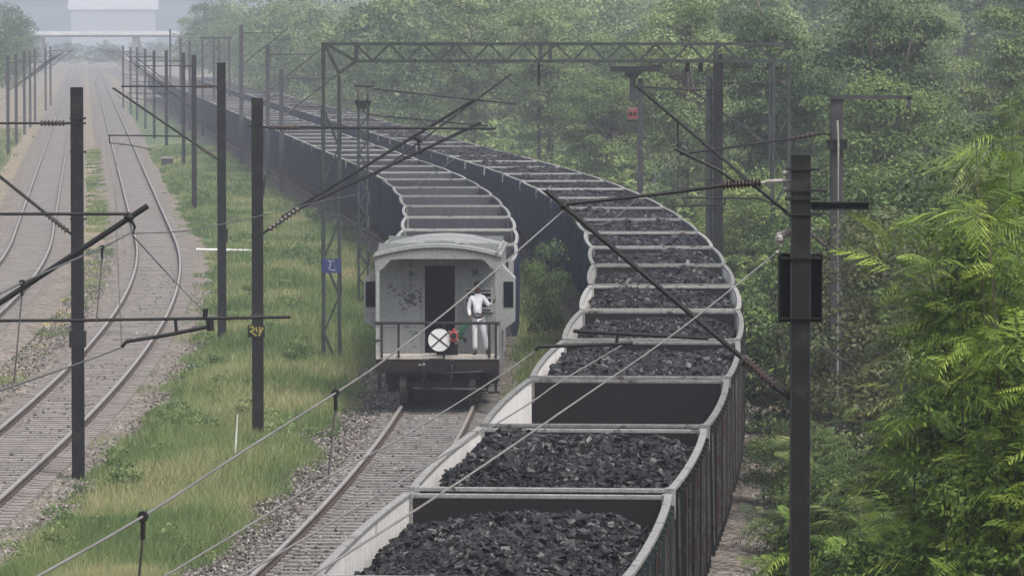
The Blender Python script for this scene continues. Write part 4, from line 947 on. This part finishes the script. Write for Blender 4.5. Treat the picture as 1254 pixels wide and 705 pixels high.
for pts in ([(-.1, .14), (.0, .14), (-.03, .02), (-.06, -.1)], [(.05, .14), (.16, .14), (.1, .14), (.1, -.1)], [(-.02, -.12), (.12, -.12)]):
    for p, q in zip(pts, pts[1:]): mb.bar((cx+p[0], -.256, zs+p[1]), (cx+q[0], -.256, zs+q[1]), .006, .035)
mb.build('marking', M['plate_mark'], pl)
# droppers arms below the beam
mb = MB()
for px in (842, 858): xx = at_y(px, 80, YP).x; mb.box(xx-.06, xx+.06, -.06, .06, zb2-.3, zb2)
for px in (660,): xx = at_y(px, 80, YP).x; mb.box(xx-.03, xx+.03, -.06, .06, zb2-.7, zb2)
mb.build('hanger', M['mast'], portal)
LM = at_z(445, 384, GZ); lm = empty('lattice_mast', (min(LM.x, XR1(LM.y)-2.1), LM.y, GZ), 0, 'narrow lattice mast with switchgear on top, behind the left portal leg', 'mast')
mb = MB(); lattice_leg(mb, -.15, .15, 0, -.2, zof(120, LM.y)-GZ, dy=.3, c=.06, pitch=.42); mb.build('leg', M['lattice'], lm)
mb = MB(); zz2 = zof(127, LM.y)-GZ; mb.add([(-.3,-.2,zz2+.1),(.3,-.2,zz2+.1),(.3,.2,zz2+.1),(-.3,.2,zz2+.1),(-.18,-.15,zz2-.18),(.18,-.15,zz2-.18),(.18,.15,zz2-.18),(-.18,.15,zz2-.18)], [(0,1,2,3),(4,7,6,5),(0,4,5,1),(1,5,6,2),(2,6,7,3),(3,7,4,0)]); mb.build('switch_box', M['black'], lm)
for s in (-.17, .17):
    mb = MB(); mb.insul((s, -.05, zz2+.1), (s, -.05, zz2+.55), .07, 5); mb.build('insulator', M['insulator'], lm)
mb = MB(); mb.rod((-.3, -.05, zz2+.6), (.35, -.05, zz2+.58), .03); mb.build('contact_arm', M['mast'], lm)
# second cantilever pair right of it (hung from the portal region)
mb = MB(); mb.insul((.2, 0, zz2-.35), (.75, 0, zz2-.42), .06, 6); mb.build('insulator', M['insulator'], lm)
mb = MB(); mb.rod((.7, 0, zz2-.42), (4.2, 0, zz2-.75), .028); mb.rod((.3, .1, zz2+.5), (5.2, .1, zz2-.02), .028); mb.build('stay_tube', M['black'], lm)
mb = MB(); mb.rod((.15, .0, zz2-2.6), (5.0, 0, zz2+1.0), .03); mb.build('bracket_tube', M['black'], lm)
# far twin-post frames
for i, (pa, pb, ty) in enumerate([(248, 262, 48), (268, 281, 48)]):
    f = empty('switch_frame', (at_y((pa+pb)/2, 60, 470+i*14).x, 470+i*14, GZ), 0, ['left', 'right'][i]+' one of two small twin-post frames far off beside the trains', 'frame', 'twin-post frames')
    hw = (pb-pa)/2*470/FPX
    for s in (-1, 1):
        mb = MB(); mb.box(s*hw-.1, s*hw+.1, -.1, .1, -.2, zof(ty, 470)-GZ); mb.build('post', M['mast_grey'], f)
    mb = MB(); mb.box(-hw-.3, hw+.3, -.08, .08, zof(ty, 470)-GZ-.002, zof(ty, 470)-GZ+.2); mb.build('beam', M['mast_grey'], f)

# ------------------------------------------------------------------ overhead wires
def wire(pts, r, label, mat='wire', cat='overhead wire', smooth=4):
    P_ = [Vector(p) for p in pts]; outp = []
    for i in range(len(P_)-1):
        p0, p1, p2, p3 = P_[max(i-1, 0)], P_[i], P_[i+1], P_[min(i+2, len(P_)-1)]
        for k in range(smooth):
            t = k/smooth; outp.append(.5*((2*p1)+(p2-p0)*t+(2*p0-5*p1+4*p2-p3)*t*t+(3*p1-p0-3*p2+p3)*t**3))
    outp.append(P_[-1])
    mb = MB(); mb.poly(outp, r, 6); return tag(mb.build('overhead_wire', M[mat], smooth=True), label, cat, 'overhead line wires')
def dropper(a, b, label):
    root = empty('dropper', a, 0, label, 'dropper wire', 'droppers'); a = Vector(a); b = Vector(b)-a; n = 6
    mb = MB(); mb.rod((0,0,-.1), b, .007, n=5); mb.build('drop_wire', M['wire_dark'], root)
    mb = MB(); mb.rod((0, -.02, 0), (0, .02, 0), .03, n=8); mb.rod((0,0,-.02), (0,0,-.12), .013); mb.build('clip', M['black'], root)
A_ = [at_y(690, 258, 50), at_y(572, 361, 42), at_y(473, 439, 37.5), at_y(411, 481, 35), at_y(300, 551, 30.5), at_y(175, 632, 26.5), at_y(45, 706, 23.5)]
A_.append(A_[-1]+(A_[-1]-A_[-2])*1.4)
wire(A_, .0075, 'carrying wire sagging from the nearest right bracket down to the bottom left corner')
Pw = [at_y(655, 430, 50), at_y(603, 466, 45.5), at_y(494, 534, 39), at_y(402, 583, 35), at_y(300, 646, 31), at_y(200, 706, 28.6)]; Pw.append(Pw[-1]+(Pw[-1]-Pw[-2])*1.5)
wire(Pw, .0065, 'thin contact wire running below the carrying wire across the grass')
Qw = [at_y(773, 416, 51.5), at_y(688, 466, 46.5), at_y(640, 499, 43), at_y(453, 611, 34), at_y(300, 702, 29)]; Qw.append(Qw[-1]+(Qw[-1]-Qw[-2])*1)
wire(Qw, .0068, 'contact wire crossing in front of the nearest loaded wagons towards the bottom edge')
Rw = [at_y(950, 310, 50), at_y(833, 403, 42), at_y(689, 503, 34), at_y(560, 591, 29), at_y(378, 707, 24.5)]; Rw.append(Rw[-1]+(Rw[-1]-Rw[-2])*.8)
wire(Rw, .0068, 'anchor wire running from the pale insulator on the nearest mast across the coal')
dropper(A_[3], Pw[3], 'upper dropper joining two wires above the gravel, right of the tall grass'); dropper(A_[5], at_y(169, 720, 26.8), 'lower dropper hanging over the grass near the bottom left corner')
S1 = [at_y(163, 286, 60), at_y(238, 281, 75), at_y(320, 264, 95), at_y(400, 245, 112), at_y(440, 238, 125)]
wire(S1, .009, 'thin wire from the left bracket towards the lattice mast', 'wire_dark')
wire([at_y(163, 289, 60), at_y(207, 337, 64), at_y(252, 384, 60)], .008, 'short slack wire hanging from the left bracket to the horizontal tube', 'wire_dark')
S2 = [at_y(163, 283, 60), at_y(125, 303, 55), at_y(27, 346, 46), at_y(-60, 392, 40)]
wire(S2, .010, 'carrying wire passing behind the dark mast at the left edge', 'wire_dark')
dropper(S2[1], at_y(118, 395, 55), 'dropper over the left tracks, right of the dark mast'); dropper(S2[2], at_y(17, 470, 46), 'dropper at the very left edge of the picture')
wire([at_y(149, 425, 60), at_y(110, 440, 53), at_y(0, 478, 42), at_y(-60, 500, 38)], .009, 'contact wire over the two empty tracks at the left', 'wire_dark')
wire([at_y(690, 255, 50), at_y(717, 274, 56), at_y(760, 262, 75), at_y(832, 187, 101)], .007, 'slack wire between the two right hand brackets', 'wire_dark')
def follow(fn, off, y0, y1, z, lab, sag=0, pre=()):
    pts = list(pre); y = y0; span = 50.0
    while y <= y1:
        ph = ((y-y0) % span)/span; pts.append((fn(y)+off, y, z-sag*4*ph*(1-ph))); y += 10 if sag else 25
    wire(pts, .007, lab, 'wire_dark', smooth=2)
follow(XR2, -.1, 101, 700, 5.75, 'contact wire above the loaded train')
follow(XR2, .1, 101, 700, 7.3, 'carrying wire above the loaded train', .7)
follow(XR1, .1, 110, 700, 5.75, 'contact wire above the empty train')
follow(XR1, .0, 112, 700, 7.2, 'carrying wire above the empty train', .7)
follow(XL1, .0, 147, 700, 5.75, 'contact wire above the empty track beside the grass', pre=[at_y(149, 425, 60)])
follow(XL1, .0, 147, 700, 7.3, 'carrying wire above the empty track beside the grass', .7)
follow(XL2, .0, 147, 700, 5.75, 'contact wire above the far left track'); follow(XL2, .0, 147, 700, 7.3, 'carrying wire above the far left track', .7)

# ------------------------------------------------------------------ small trackside things
pp = at_z(276, 306, GZ+.5)
pipe = empty('signal_pipe', (pp.x, pp.y, GZ), 0, 'white horizontal pipe on short stubs in front of the grass, beside the empty track', 'pipe')
hw = 1.15*pp.y/FPX*31
mb = MB(); mb.rod((-hw, 0, .52), (hw, 0, .47), .055, n=10); mb.build('bar', M['white_paint'], pipe)
for s in (-.9, .9):
    mb = MB(); mb.rod((s*hw, 0, -.05), (s*hw, 0, .47), .04); mb.build('stub', M['concrete'], pipe)
a = at_z(287, 583, GZ); mb = MB(); mb.poly([(0,0,-.05), (.02,0,.5), (.07,0,1.32)], [.022,.022,.016]); st = mb.build('stake', M['white_paint']); st.location = a; tag(st, 'thin white stake leaning in the grass beside the dark mast', 'stake')
a = at_z(205, 206, GZ); bx = empty('relay_cabinet', a, 0, 'small grey cabinet standing by the row of distant masts', 'cabinet')
mb = MB(); mb.box(-.4, .4, -.3, .3, 0, .7); mb.build('case', M['mast_grey'], bx, bevel=.02); mb = MB(); mb.box(-.45, .45, -.35, .35, .702, .78); mb.build('lid', M['concrete'], bx)

# ------------------------------------------------------------------ far overbridge and the building behind
br = empty('overbridge', (at_y(150, 40, 1300).x, 1300, GZ), 0, 'pale road bridge crossing the tracks far off in the haze', 'bridge')
zd = zof(41, 1300)-GZ; mb = MB(); mb.box(-22, 22, -4, 4, zd-1.0, zd-.3); mb.build('deck', M['bridge_dark'], br)
for yy in (-4.2, 4.2):
    mb = MB(); mb.box(-22, 22, yy-.2, yy+.2, zd-.45, zd+.55); mb.build('parapet', M['bridge'], br)
for xx in (-21, 3.5, 20):
    mb = MB(); mb.box(xx-.7, xx+.7, -3.6, 3.6, -.2, zd-1.003); mb.build('pier', M['bridge_dark'], br)
for xx, l in ((-27, 'left'), (32, 'right')):
    pass
hb = empty('shed', (at_y(138, 10, 3100).x, 3100, GZ), 0, 'long pale roofed shed rising behind the far bridge', 'building')
z5 = zof(12, 3100)-GZ; mb = MB(); mb.box(-25, 26, -8, 8, -.2, z5); mb.build('wall', M['shed_wall'], hb)
mb = MB(); z6 = zof(-4, 3100)-GZ; mb.add([(-27,-9,z5),(28,-9,z5),(28,9,z5),(-27,9,z5),(-27,0,z6),(28,0,z6)], [(0,1,5,4),(2,3,4,5),(0,4,3),(1,2,5),(0,3,2,1)]); mb.build('roof', M['bridge'], hb)


# ------------------------------------------------------------------ foliage
def crown(seed, RX, RZ, zc, nclump, per, leaf, rcl, hollow=.75, asp=.5):
    r = np.random.default_rng(seed)
    d = r.normal(0, 1, (nclump, 3)); d /= np.linalg.norm(d, axis=1)[:, None]
    rad = r.uniform(.25, 1, nclump)**.5*hollow*r.uniform(.75, 1.15, nclump)
    cen = d*rad[:, None]*np.array([RX, RX, RZ]); cen[:, 2] += zc
    cr = rcl*r.uniform(.5, 1.45, nclump)
    n = nclump*per; ci = np.repeat(np.arange(nclump), per)
    e = r.normal(0, 1, (n, 3)); e /= np.linalg.norm(e, axis=1)[:, None]; e[:, 2] = np.where(e[:, 2] < -.2, -e[:, 2], e[:, 2])
    p = cen[ci]+e*(cr[ci]*r.uniform(.35, 1.0, n)**.5)[:, None]*np.array([1.1, 1.1, .7])
    keep = r.uniform(0, 1, n) > .05
    p, e, ci = p[keep], e[keep], ci[keep]; n = len(p)
    nrm = e+r.normal(0, .55, (n, 3))+np.array([0, 0, .4]); nrm /= np.linalg.norm(nrm, axis=1)[:, None]
    t = np.cross(nrm, r.normal(0, 1, (n, 3))); t[:, 2] -= .35; t -= nrm*np.sum(t*nrm, 1)[:, None]; t /= np.linalg.norm(t, axis=1)[:, None]; b = np.cross(nrm, t)
    L = leaf*r.uniform(.6, 1.3, n)[:, None]
    V = np.stack([p-t*L*.5, p+b*L*asp*.5, p+t*L*.5, p-b*L*asp*.5], 1).reshape(-1, 3)
    F = np.arange(4*n).reshape(-1, 4)
    tone = np.clip(.45+r.normal(0, .16, nclump)[ci]+r.normal(0, .14, n), 0, 1)
    return V, F, np.repeat(tone, 4), cen
def trunk_mesh(name, cen, zc, H, rad, seed, nl=18):
    r = random.Random(seed); mb = MB()
    pts = [(0, 0, -.3), (r.uniform(-.15, .15), r.uniform(-.15, .15), H*.2), (r.uniform(-.3, .3), r.uniform(-.3, .3), H*.45), (r.uniform(-.4, .4), r.uniform(-.4, .4), H*.75)]
    mb.poly(pts, [rad, rad*.75, rad*.55, rad*.25], 8)
    idx = np.linspace(0, len(cen)-1, nl).astype(int)
    for i in idx:
        c = Vector(cen[i]); t = r.uniform(.3, .8); s = Vector(pts[1]).lerp(Vector(pts[3]), t); m = s.lerp(c, .5)+Vector((r.uniform(-.3, .3), r.uniform(-.3, .3), r.uniform(0, .5)))
        mb.poly([s, m, c], [rad*.4, rad*.26, rad*.08], 5)
    me_o = mb.build(name, M['bark'], smooth=True); return me_o
def tree_proto(seed, RX, RZ, zc, nclump, per, leaf, rcl, mat, H, rad):
    V, F, T, cen = crown(seed, RX, RZ, zc, nclump, per, leaf, rcl)
    o = np_mesh('crown', V, F, mat, T); t = trunk_mesh('trunk', cen, zc, H, rad, seed)
    a, b = o.data, t.data; bpy.data.objects.remove(o); bpy.data.objects.remove(t); return a, b
protos = {
 'round': [tree_proto(10+k, 3.6, 4.6, 4.9, 78, 420, .15, 1.0, M['leaf_mid'], 10, .22) for k in range(3)],
 'tall': [tree_proto(20+k, 3.1, 6.6, 6.9, 88, 400, .15, .95, M['leaf_far'], 13, .25) for k in range(3)],
 'bush': [tree_proto(30+k, 2.3, 1.9, 1.7, 42, 260, .12, .62, M['leaf_mid'], 2.6, .07) for k in range(3)],
 'thicket': [tree_proto(60+k, 3.6, 3.6, 2.9, 120, 230, .13, .62, M['leaf_mid'], 5, .09) for k in range(2)],
 'brown': [tree_proto(50, 3.2, 3.7, 3.5, 110, 220, .11, .6, M['leaf_brown'], 4.5, .09)],
}
def plant(kind, k, x, y, s, label, cat='tree', group=None, name='tree', z=GZ, sz=1.0):
    c_, t_2 = protos[kind][k % len(protos[kind])]
    root = empty(name, (x, y, z), random.uniform(0, 6.28), label, cat, group); root.scale = (s, s, s*sz)
    a = bpy.data.objects.new('crown', c_); C.objects.link(a); a.parent = root
    b = bpy.data.objects.new('trunk', t_2); C.objects.link(b); b.parent = root
    return root
random.seed(21)
def hill(x): return (0 if x < 25 else .3+(min(x, 45)-25)*.06)+GZ-.1
n_ = 0
# row of trees along the right side of the bend, placed by distance
def look(x, y): return 627+x/y*FPX
def word(px, y):
    pos = 'left of the red box' if px < 740 else ('behind the red box' if px < 830 else ('behind the paired mast' if px < 930 else ('right of the paired mast' if px < 1100 else 'near the right edge')))
    return pos
for y, x0, x1, dx, kinds, s0 in [(128, 7.4, 15, 3.2, ('thicket', 'brown'), .6), (150, 8.6, 18, 3.3, ('thicket', 'brown', 'thicket'), .8), (172, 8.6, 20, 4.2, ('round', 'thicket'), .85), (200, 9.5, 24, 5, ('round', 'tall'), .95),
                                 (232, 7.5, 27, 5.2, ('round', 'bush', 'tall'), 1.0), (265, 4.5, 31, 6, ('tall', 'round'), 1.0), (300, 1.8, 35, 6.5, ('round', 'tall'), 1.05), (340, -2.5, 38, 7, ('tall', 'round'), 1.1)]:
    x = x0
    while x < x1:
        k = random.choice(kinds); yy = y+random.uniform(-9, 9); xx = x+random.uniform(-.7, .7); px = look(xx, yy)
        if xx < XR2(yy)+2.6+(1.8 if k != 'bush' else .8): xx = XR2(yy)+2.8+(2.2 if k != 'bush' else 1.2)
        s = s0*random.uniform(.82, 1.2)*(1.25 if k == 'bush' and y > 160 else 1)
        h = {'thicket': 'broad leafy thicket', 'bush': 'low green bush', 'brown': 'browning shrub', 'round': 'rounded green tree', 'tall': 'tall dusty green tree'}[k]
        n_ += 1
        plant(k, n_, xx, yy, s, f'{h} in the wood {word(px, yy)}', 'bush' if k in ('bush', 'brown', 'thicket') else 'tree', f'{h}s in the wood {word(px, yy)}', 'bush' if k in ('bush', 'brown', 'thicket') else 'tree', hill(xx))
        x += dx*random.uniform(.8, 1.2)
# far wood: one mass
def far_wood(name, spots, label, seed):
    r = np.random.default_rng(seed); Vs, Fs, Ts = [], [], []; o = 0
    base = [crown(100+k, 3.9, 5.6, 5.6, 60, 150, .27, 1.2) for k in range(4)]
    for i, (x, y, s) in enumerate(spots):
        V, F, T, _ = base[i % 4]; a = r.uniform(0, 6.28); c, s_ = math.cos(a), math.sin(a)
        W_ = V*s; W_ = np.stack([W_[:, 0]*c-W_[:, 1]*s_+x, W_[:, 0]*s_+W_[:, 1]*c+y, W_[:, 2]+hill(x)], 1)
        Vs.append(W_); Fs.append(F+o); Ts.append(np.clip(T+r.normal(0, .1), 0, 1)); o += len(V)
    return tag(np_mesh(name, np.concatenate(Vs), np.concatenate(Fs), M['leaf_far'], np.concatenate(Ts)), label, 'wood', kind='stuff')
sp = []
y = 375
while y < 900:
    x = XR2(y)+4.6; xm = (1254-627)/FPX*y+6
    while x < xm:
        sp.append((x+random.uniform(-1.5, 1.5), y+random.uniform(-12, 12), random.uniform(1.0, 1.6)*(1+max(0, x-XR2(y)-20)*.004))); x += random.uniform(5.5, 8.5)
    y += 26 if y < 550 else 48
far_wood('distant_wood', sp, 'hazy distant wood rising beyond the bend of the trains', 3)
sp = []
for y in (430, 470, 520, 580, 660, 750, 850, 960):
    xe = XL2(y)-9
    x = xe
    while x > -(627/FPX*y)-10: sp.append((x, y+random.uniform(-15, 15), random.uniform(.9, 1.5))); x -= random.uniform(5, 8)
for y in (1450, 1500):
    for x in range(-165, -75, 7): sp.append((x+random.uniform(-2, 2), y, random.uniform(.72, .9)))
for y in (1000, 1040):
    for x in (-113, -106, -60, -52, -44): sp.append((x, y, random.uniform(1.0, 1.5)))
far_wood('distant_wood', sp, 'hazy trees beyond the far left tracks', 4)

def undergrowth():
    r = np.random.default_rng(77); Vs, Fs, Ts = [], [], []; o = 0
    base = [crown(200+k, 1.5, .9, .75, 12, 60, .26, .6) for k in range(4)]
    for i in range(560):
        y = 112+500*r.uniform(0, 1)**1.3; w = 4+30*(y/400); x = XR2(y)+(5.2 if y < 150 else 3.8)+.012*(y-112)+w*r.uniform(0, 1)**1.5; s = r.uniform(.5, 1.25)*(.55 if x < XR2(y)+5 and y < 170 else 1)*(1+y/600)
        V, F, T, _ = base[i % 4]; a = r.uniform(0, 6.28); c, s_ = math.cos(a), math.sin(a)
        W_ = V*s; W_ = np.stack([W_[:, 0]*c-W_[:, 1]*s_+x, W_[:, 0]*s_+W_[:, 1]*c+y, W_[:, 2]+hill(x)], 1)
        Vs.append(W_); Fs.append(F+o); Ts.append(np.clip(T+r.normal(0.08, .12), 0, 1)); o += len(V)
    return tag(np_mesh('undergrowth', np.concatenate(Vs), np.concatenate(Fs), M['leaf_mid'], np.concatenate(Ts)), 'leafy undergrowth covering the ground between the loaded train and the wood', 'undergrowth', kind='stuff')
undergrowth()
def herbs():
    r = np.random.default_rng(9); Vs, Fs, Ts = [], [], []; o = 0
    base = [crown(240+k, .34, .28, .30, 9, 26, .085, .16) for k in range(4)]
    for i in range(420):
        y = 86+230*r.uniform(0, 1)**1.4; l, q = g_left(y), g_right(y); x = l+(q-l)*r.uniform(.02, 1.0)
        if vnoise(x, y, .55, 8) < .08: continue
        s = r.uniform(.5, 1.35)*(1+(y-86)/400)
        V, F, T, _ = base[i % 4]; W_ = V*s+np.array([x, y, GZ]); Vs.append(W_); Fs.append(F+o); Ts.append(np.clip(T*.9+r.normal(.1, .15), 0, 1)); o += len(V)
    return tag(np_mesh('weed_clumps', np.concatenate(Vs), np.concatenate(Fs), M['herb_leaf'], np.concatenate(Ts)), 'leafy green weeds scattered through the tall verge grass', 'weeds', kind='stuff')
herbs()

# pinnate-leaved shrubs close at the right
def frond_template(npair=13, nleaf=6, droop=.30, bend=.0, pd=.25):
    V = []; F = []; T = []
    def quad(a, b, w, t):
        a = Vector(a); b = Vector(b); d = (b-a).normalized(); s = d.cross(Vector((0, 0, 1))); s = s.normalized() if s.length > 1e-4 else Vector((1, 0, 0)); m = a.lerp(b, .5)
        o = len(V); V.extend([a, m+s*w/2, b, m-s*w/2]); F.append((o, o+1, o+2, o+3)); T.extend([t]*4)
    # main axis along +x, drooping
    ax = lambda u: Vector((u, bend*u*u, .14*math.sin(u*2.0)-droop*u*u))
    for i in range(5): quad(ax(i/5), ax((i+1)/5), .012, .1)
    for i in range(npair):
        u = .14+.84*i/(npair-1); L = .34*math.sin(math.pi*(.16+.78*u))**.8; c = ax(u)
        for s in (-1, 1):
            d = Vector((.55, s*.83, -.12)).normalized(); e = c+d*L+Vector((0, 0, -pd*L*(1+.6*math.sin(i*2.1))))
            for k in range(nleaf):   # leaflets along the pinna make a feathery blade
                v = .1+.9*k/nleaf; q = c.lerp(e, v); dd = Vector((.8, s*.25, -.1)) if k % 2 else Vector((-.25, s*.9, -.1))
                w = .05*(1-.35*v)
                quad(q, q+dd.normalized()*w*1.05, w*.55, .5+.25*math.sin(i+k))
            quad(c, e, .034, .5)
    return np.array([tuple(v) for v in V]), np.array(F), np.array(T)
FTS = [frond_template(), frond_template(12, 6, .65, .25, .5), frond_template(15, 6, .12, -.2, .05), frond_template(11, 6, .9, -.1, .8)]
def frond_shrub(name, seed, H, RX, nf, fl, mat, label, x, y, group=None, low=.15, cat='shrub', twn=20, z=None):
    r = np.random.default_rng(seed)
    z = GZ if z is None else z
    root = empty(name, (x, y, z), 0, label, cat, group)
    # stems, each with twigs; fronds sit on the twigs
    mb = MB(); tips = []
    rr = random.Random(seed)
    for i in range(twn):
        a = rr.uniform(0, 6.28); q = rr.uniform(.1, 1)**.6; tx, ty = math.cos(a)*RX*q, math.sin(a)*RX*q; th = H*(1-.35*q*q)*rr.uniform(.75, 1.05)
        p0 = Vector((tx*.12, ty*.12, -.1)); p1 = Vector((tx*.4+rr.uniform(-.25, .25), ty*.4+rr.uniform(-.25, .25), th*.35)); p2 = Vector((tx*.75+rr.uniform(-.3, .3), ty*.75+rr.uniform(-.3, .3), th*.72)); p3 = Vector((tx, ty, th))
        mb.poly([p0, p1, p2, p3], [.03, .02, .012, .004], 5); tips.append((p0, p1, p2, p3))
    mb.build('stem', M['twig'], root, smooth=True)
    P, Dv = [], []
    k_n = 0; nf = int(nf*1.7)
    while k_n < nf:
        p0, p1, p2, p3 = tips[rr.randrange(twn)]; u = rr.uniform(low, 1)**.6*3; seg = [p0, p1, p2, p3]; k = min(int(u), 2); c = seg[k].lerp(seg[k+1], u-k)
        ja = rr.uniform(0, 6.28); c = c+Vector((math.cos(ja), math.sin(ja), rr.uniform(-.2, .4)))*rr.uniform(0, .45); m_r = rr.randint(5, 11); a0 = rr.uniform(0, 6.28)
        for q_ in range(m_r):
            a = a0+6.28*q_/m_r+rr.uniform(-.3, .3); up = rr.uniform(-.15, .7)
            P.append(c+Vector((0, 0, rr.uniform(-.12, .12)))); Dv.append(Vector((math.cos(a), math.sin(a), up)).normalized()); k_n += 1
    P = np.array([tuple(p) for p in P]); D = np.array([tuple(d) for d in Dv]); n = len(P)
    side = np.cross(np.array([0, 0, 1.0]), D); side /= np.linalg.norm(side, axis=1)[:, None]; side += r.normal(0, .25, (n, 3)); side -= D*np.sum(side*D, 1)[:, None]; side /= np.linalg.norm(side, axis=1)[:, None]; upv = np.cross(D, side)
    sc_ = fl*r.uniform(.35, 1.2, n)
    which = r.integers(0, len(FTS), n); Vs, Fs, Ts, o_ = [], [], [], 0
    for w_ in range(len(FTS)):
        V0, F0, T0 = FTS[w_]; k_ = which == w_; m_n = int(k_.sum()); nv = len(V0)
        if not m_n: continue
        Vx = P[k_][:, None, :]+sc_[k_][:, None, None]*(V0[None, :, 0:1]*D[k_][:, None, :]+V0[None, :, 1:2]*side[k_][:, None, :]+V0[None, :, 2:3]*upv[k_][:, None, :])
        Vs.append(Vx.reshape(-1, 3)); Fs.append((F0[None]+nv*np.arange(m_n)[:, None, None]).reshape(-1, 4)+o_)
        Ts.append(np.clip(T0[None, :]*.6+r.normal(.2, .22, m_n)[:, None], 0, 1).ravel()); o_ += m_n*nv
    cv, cf, ct, _c = crown(seed+900, RX*1.05, H*.50, H*.47, int(26*H), 150, .075, .30); cv[:, 2] = np.maximum(cv[:, 2], .02)
    Vs.append(cv); Fs.append(cf+o_); Ts.append(ct*.8)
    V = np.concatenate(Vs); F = np.concatenate(Fs); T = np.concatenate(Ts)
    np_mesh('crown', V.reshape(-1, 3), F, mat, T, root)
    return root
SH = [ # px of centre, distance, height, radius, fronds, size, material, label
 (1215, 50, 9.0, .95, 558, 0.58, 'leaf_near', 'tall feathery shrub with bright fronds at the right edge, reaching highest'),
 (1120, 56, 4.9, 1.1, 496, 0.53, 'leaf_near', 'feathery green shrub in front of the wood, left of the tallest one'),
 (1060, 60, 4.1, .8, 347, 0.49, 'leaf_dusty', 'lower feathery shrub right behind the nearest mast'),
 (1010, 66, 3.7, .75, 322, 0.49, 'leaf_near', 'feathery shrub whose fronds overlap the nearest mast'),
 (1150, 44, 4.0, 1.0, 496, 0.53, 'leaf_dusty', 'dense feathery shrub at the bottom edge between the mast and the corner'),
 (1240, 42, 4.9, 1.0, 496, 0.53, 'leaf_near', 'bright feathery shrub filling the bottom right corner'),
 (1055, 49, 2.9, .75, 322, 0.49, 'leaf_near', 'short bright shrub at the bottom edge just right of the nearest mast'),
 (985, 80, 1.9, .7, 186, 0.42, 'leaf_dusty', 'small shrub by the stony path behind the foot of the nearest mast'),
 (1185, 58, 7.4, .9, 360, 0.35, 'leaf_near', 'upright bright feathery tree left of the tallest shrub'),
 (1262, 46, 8.6, .9, 420, 0.42, 'leaf_near', 'bright feathery tree cut by the right edge of the picture'),
 (1085, 50, 3.9, .8, 380, 0.37, 'leaf_near', 'bright shrub between the nearest mast and the dense shrubs'),
 (1205, 40, 3.8, 1.0, 420, 0.39, 'leaf_dusty', 'shrub at the very bottom right, nearest of all'),
 (1240, 66, 9.0, 1.5, 527, 0.58, 'leaf_dusty', 'tall dusty feathery tree behind the tallest shrub at the right edge'),
 (1180, 74, 5.6, 1.5, 496, 0.58, 'leaf_dusty', 'dusty feathery shrub between the bright shrubs and the wood'),
 (1030, 72, 4.0, 1.1, 420, .45, 'leaf_dusty', 'dusty feathery shrub in the gap between the nearest mast and the tall grey mast'),
 (1100, 66, 4.9, 1.2, 480, .45, 'leaf_dusty', 'dusty feathery shrub in front of the browning bushes'),
 (1000, 90, 2.6, .9, 260, .4, 'leaf_dusty', 'low feathery shrub at the path edge beyond the nearest mast'),
]
for i, (px, Y, H, RX, nf, fl, mt, lb) in enumerate(SH):
    frond_shrub('feathery_shrub', 300+i, H, RX, nf, fl, M[mt], lb, at_y(px, 400, Y).x, Y, group='feathery shrubs on the right')
for i, (px, Y, k, s, lb) in enumerate([(1060, 104, 'brown', .85, 'browning shrub behind the tall grey mast'), (1130, 96, 'brown', 1.0, 'large browning shrub in the middle of the right hand thicket'), (1100, 112, 'thicket', 1.05, 'leafy bush behind the browning shrubs'),
    (1190, 104, 'thicket', 1.2, 'tall leafy bush behind the feathery shrubs'), (1000, 112, 'bush', 1.15, 'leafy bush at the path edge left of the tall grey mast'), (955, 118, 'bush', .85, 'small bush at the path edge nearest the loaded wagons'), (3100, 112, 'thicket', 1.35, 'big leafy bush at the right edge behind the shrubs'),
    (965, 100, 'bush', .5, 'low bush on the stony path edge'), (1020, 122, 'round', .62, 'young round tree behind the tall grey mast'), (1110, 130, 'round', .75, 'round tree above the browning shrub'), (1210, 128, 'round', .82, 'round tree above the feathery shrubs at the right')]):
    plant(k, i, at_y(px, 300, Y).x, Y, s, lb, 'tree' if k == 'round' else 'bush', 'bushes beside the path', 'tree' if k == 'round' else 'bush')
pb = at_z(668, 430, GZ); plant('bush', 1, (XR1(pb.y)+XR2(pb.y))/2, pb.y, .42, 'small bush growing in the gap between the two trains', 'bush', name='bush', sz=2.2)

# ------------------------------------------------------------------ haze
mb = MB(); mb.box(-2600, 2600, -60, 3600, GZ-1.2, 30)
hz_ = mb.build('haze', []); hz_['kind'] = 'stuff'
hm = bpy.data.materials.new('haze_air'); hm.use_nodes = True; t = hm.node_tree; t.nodes.clear(); o = t.nodes.new('ShaderNodeOutputMaterial')
pv = t.nodes.new('ShaderNodeVolumePrincipled'); pv.inputs['Color'].default_value = (*HAZE_COLOR, 1); pv.inputs['Density'].default_value = HAZE_DENSITY; pv.inputs['Anisotropy'].default_value = .2
t.links.new(pv.outputs[0], o.inputs['Volume']); hz_.data.materials.append(hm)
for o in bpy.data.objects:      # unused prototypes
    pass
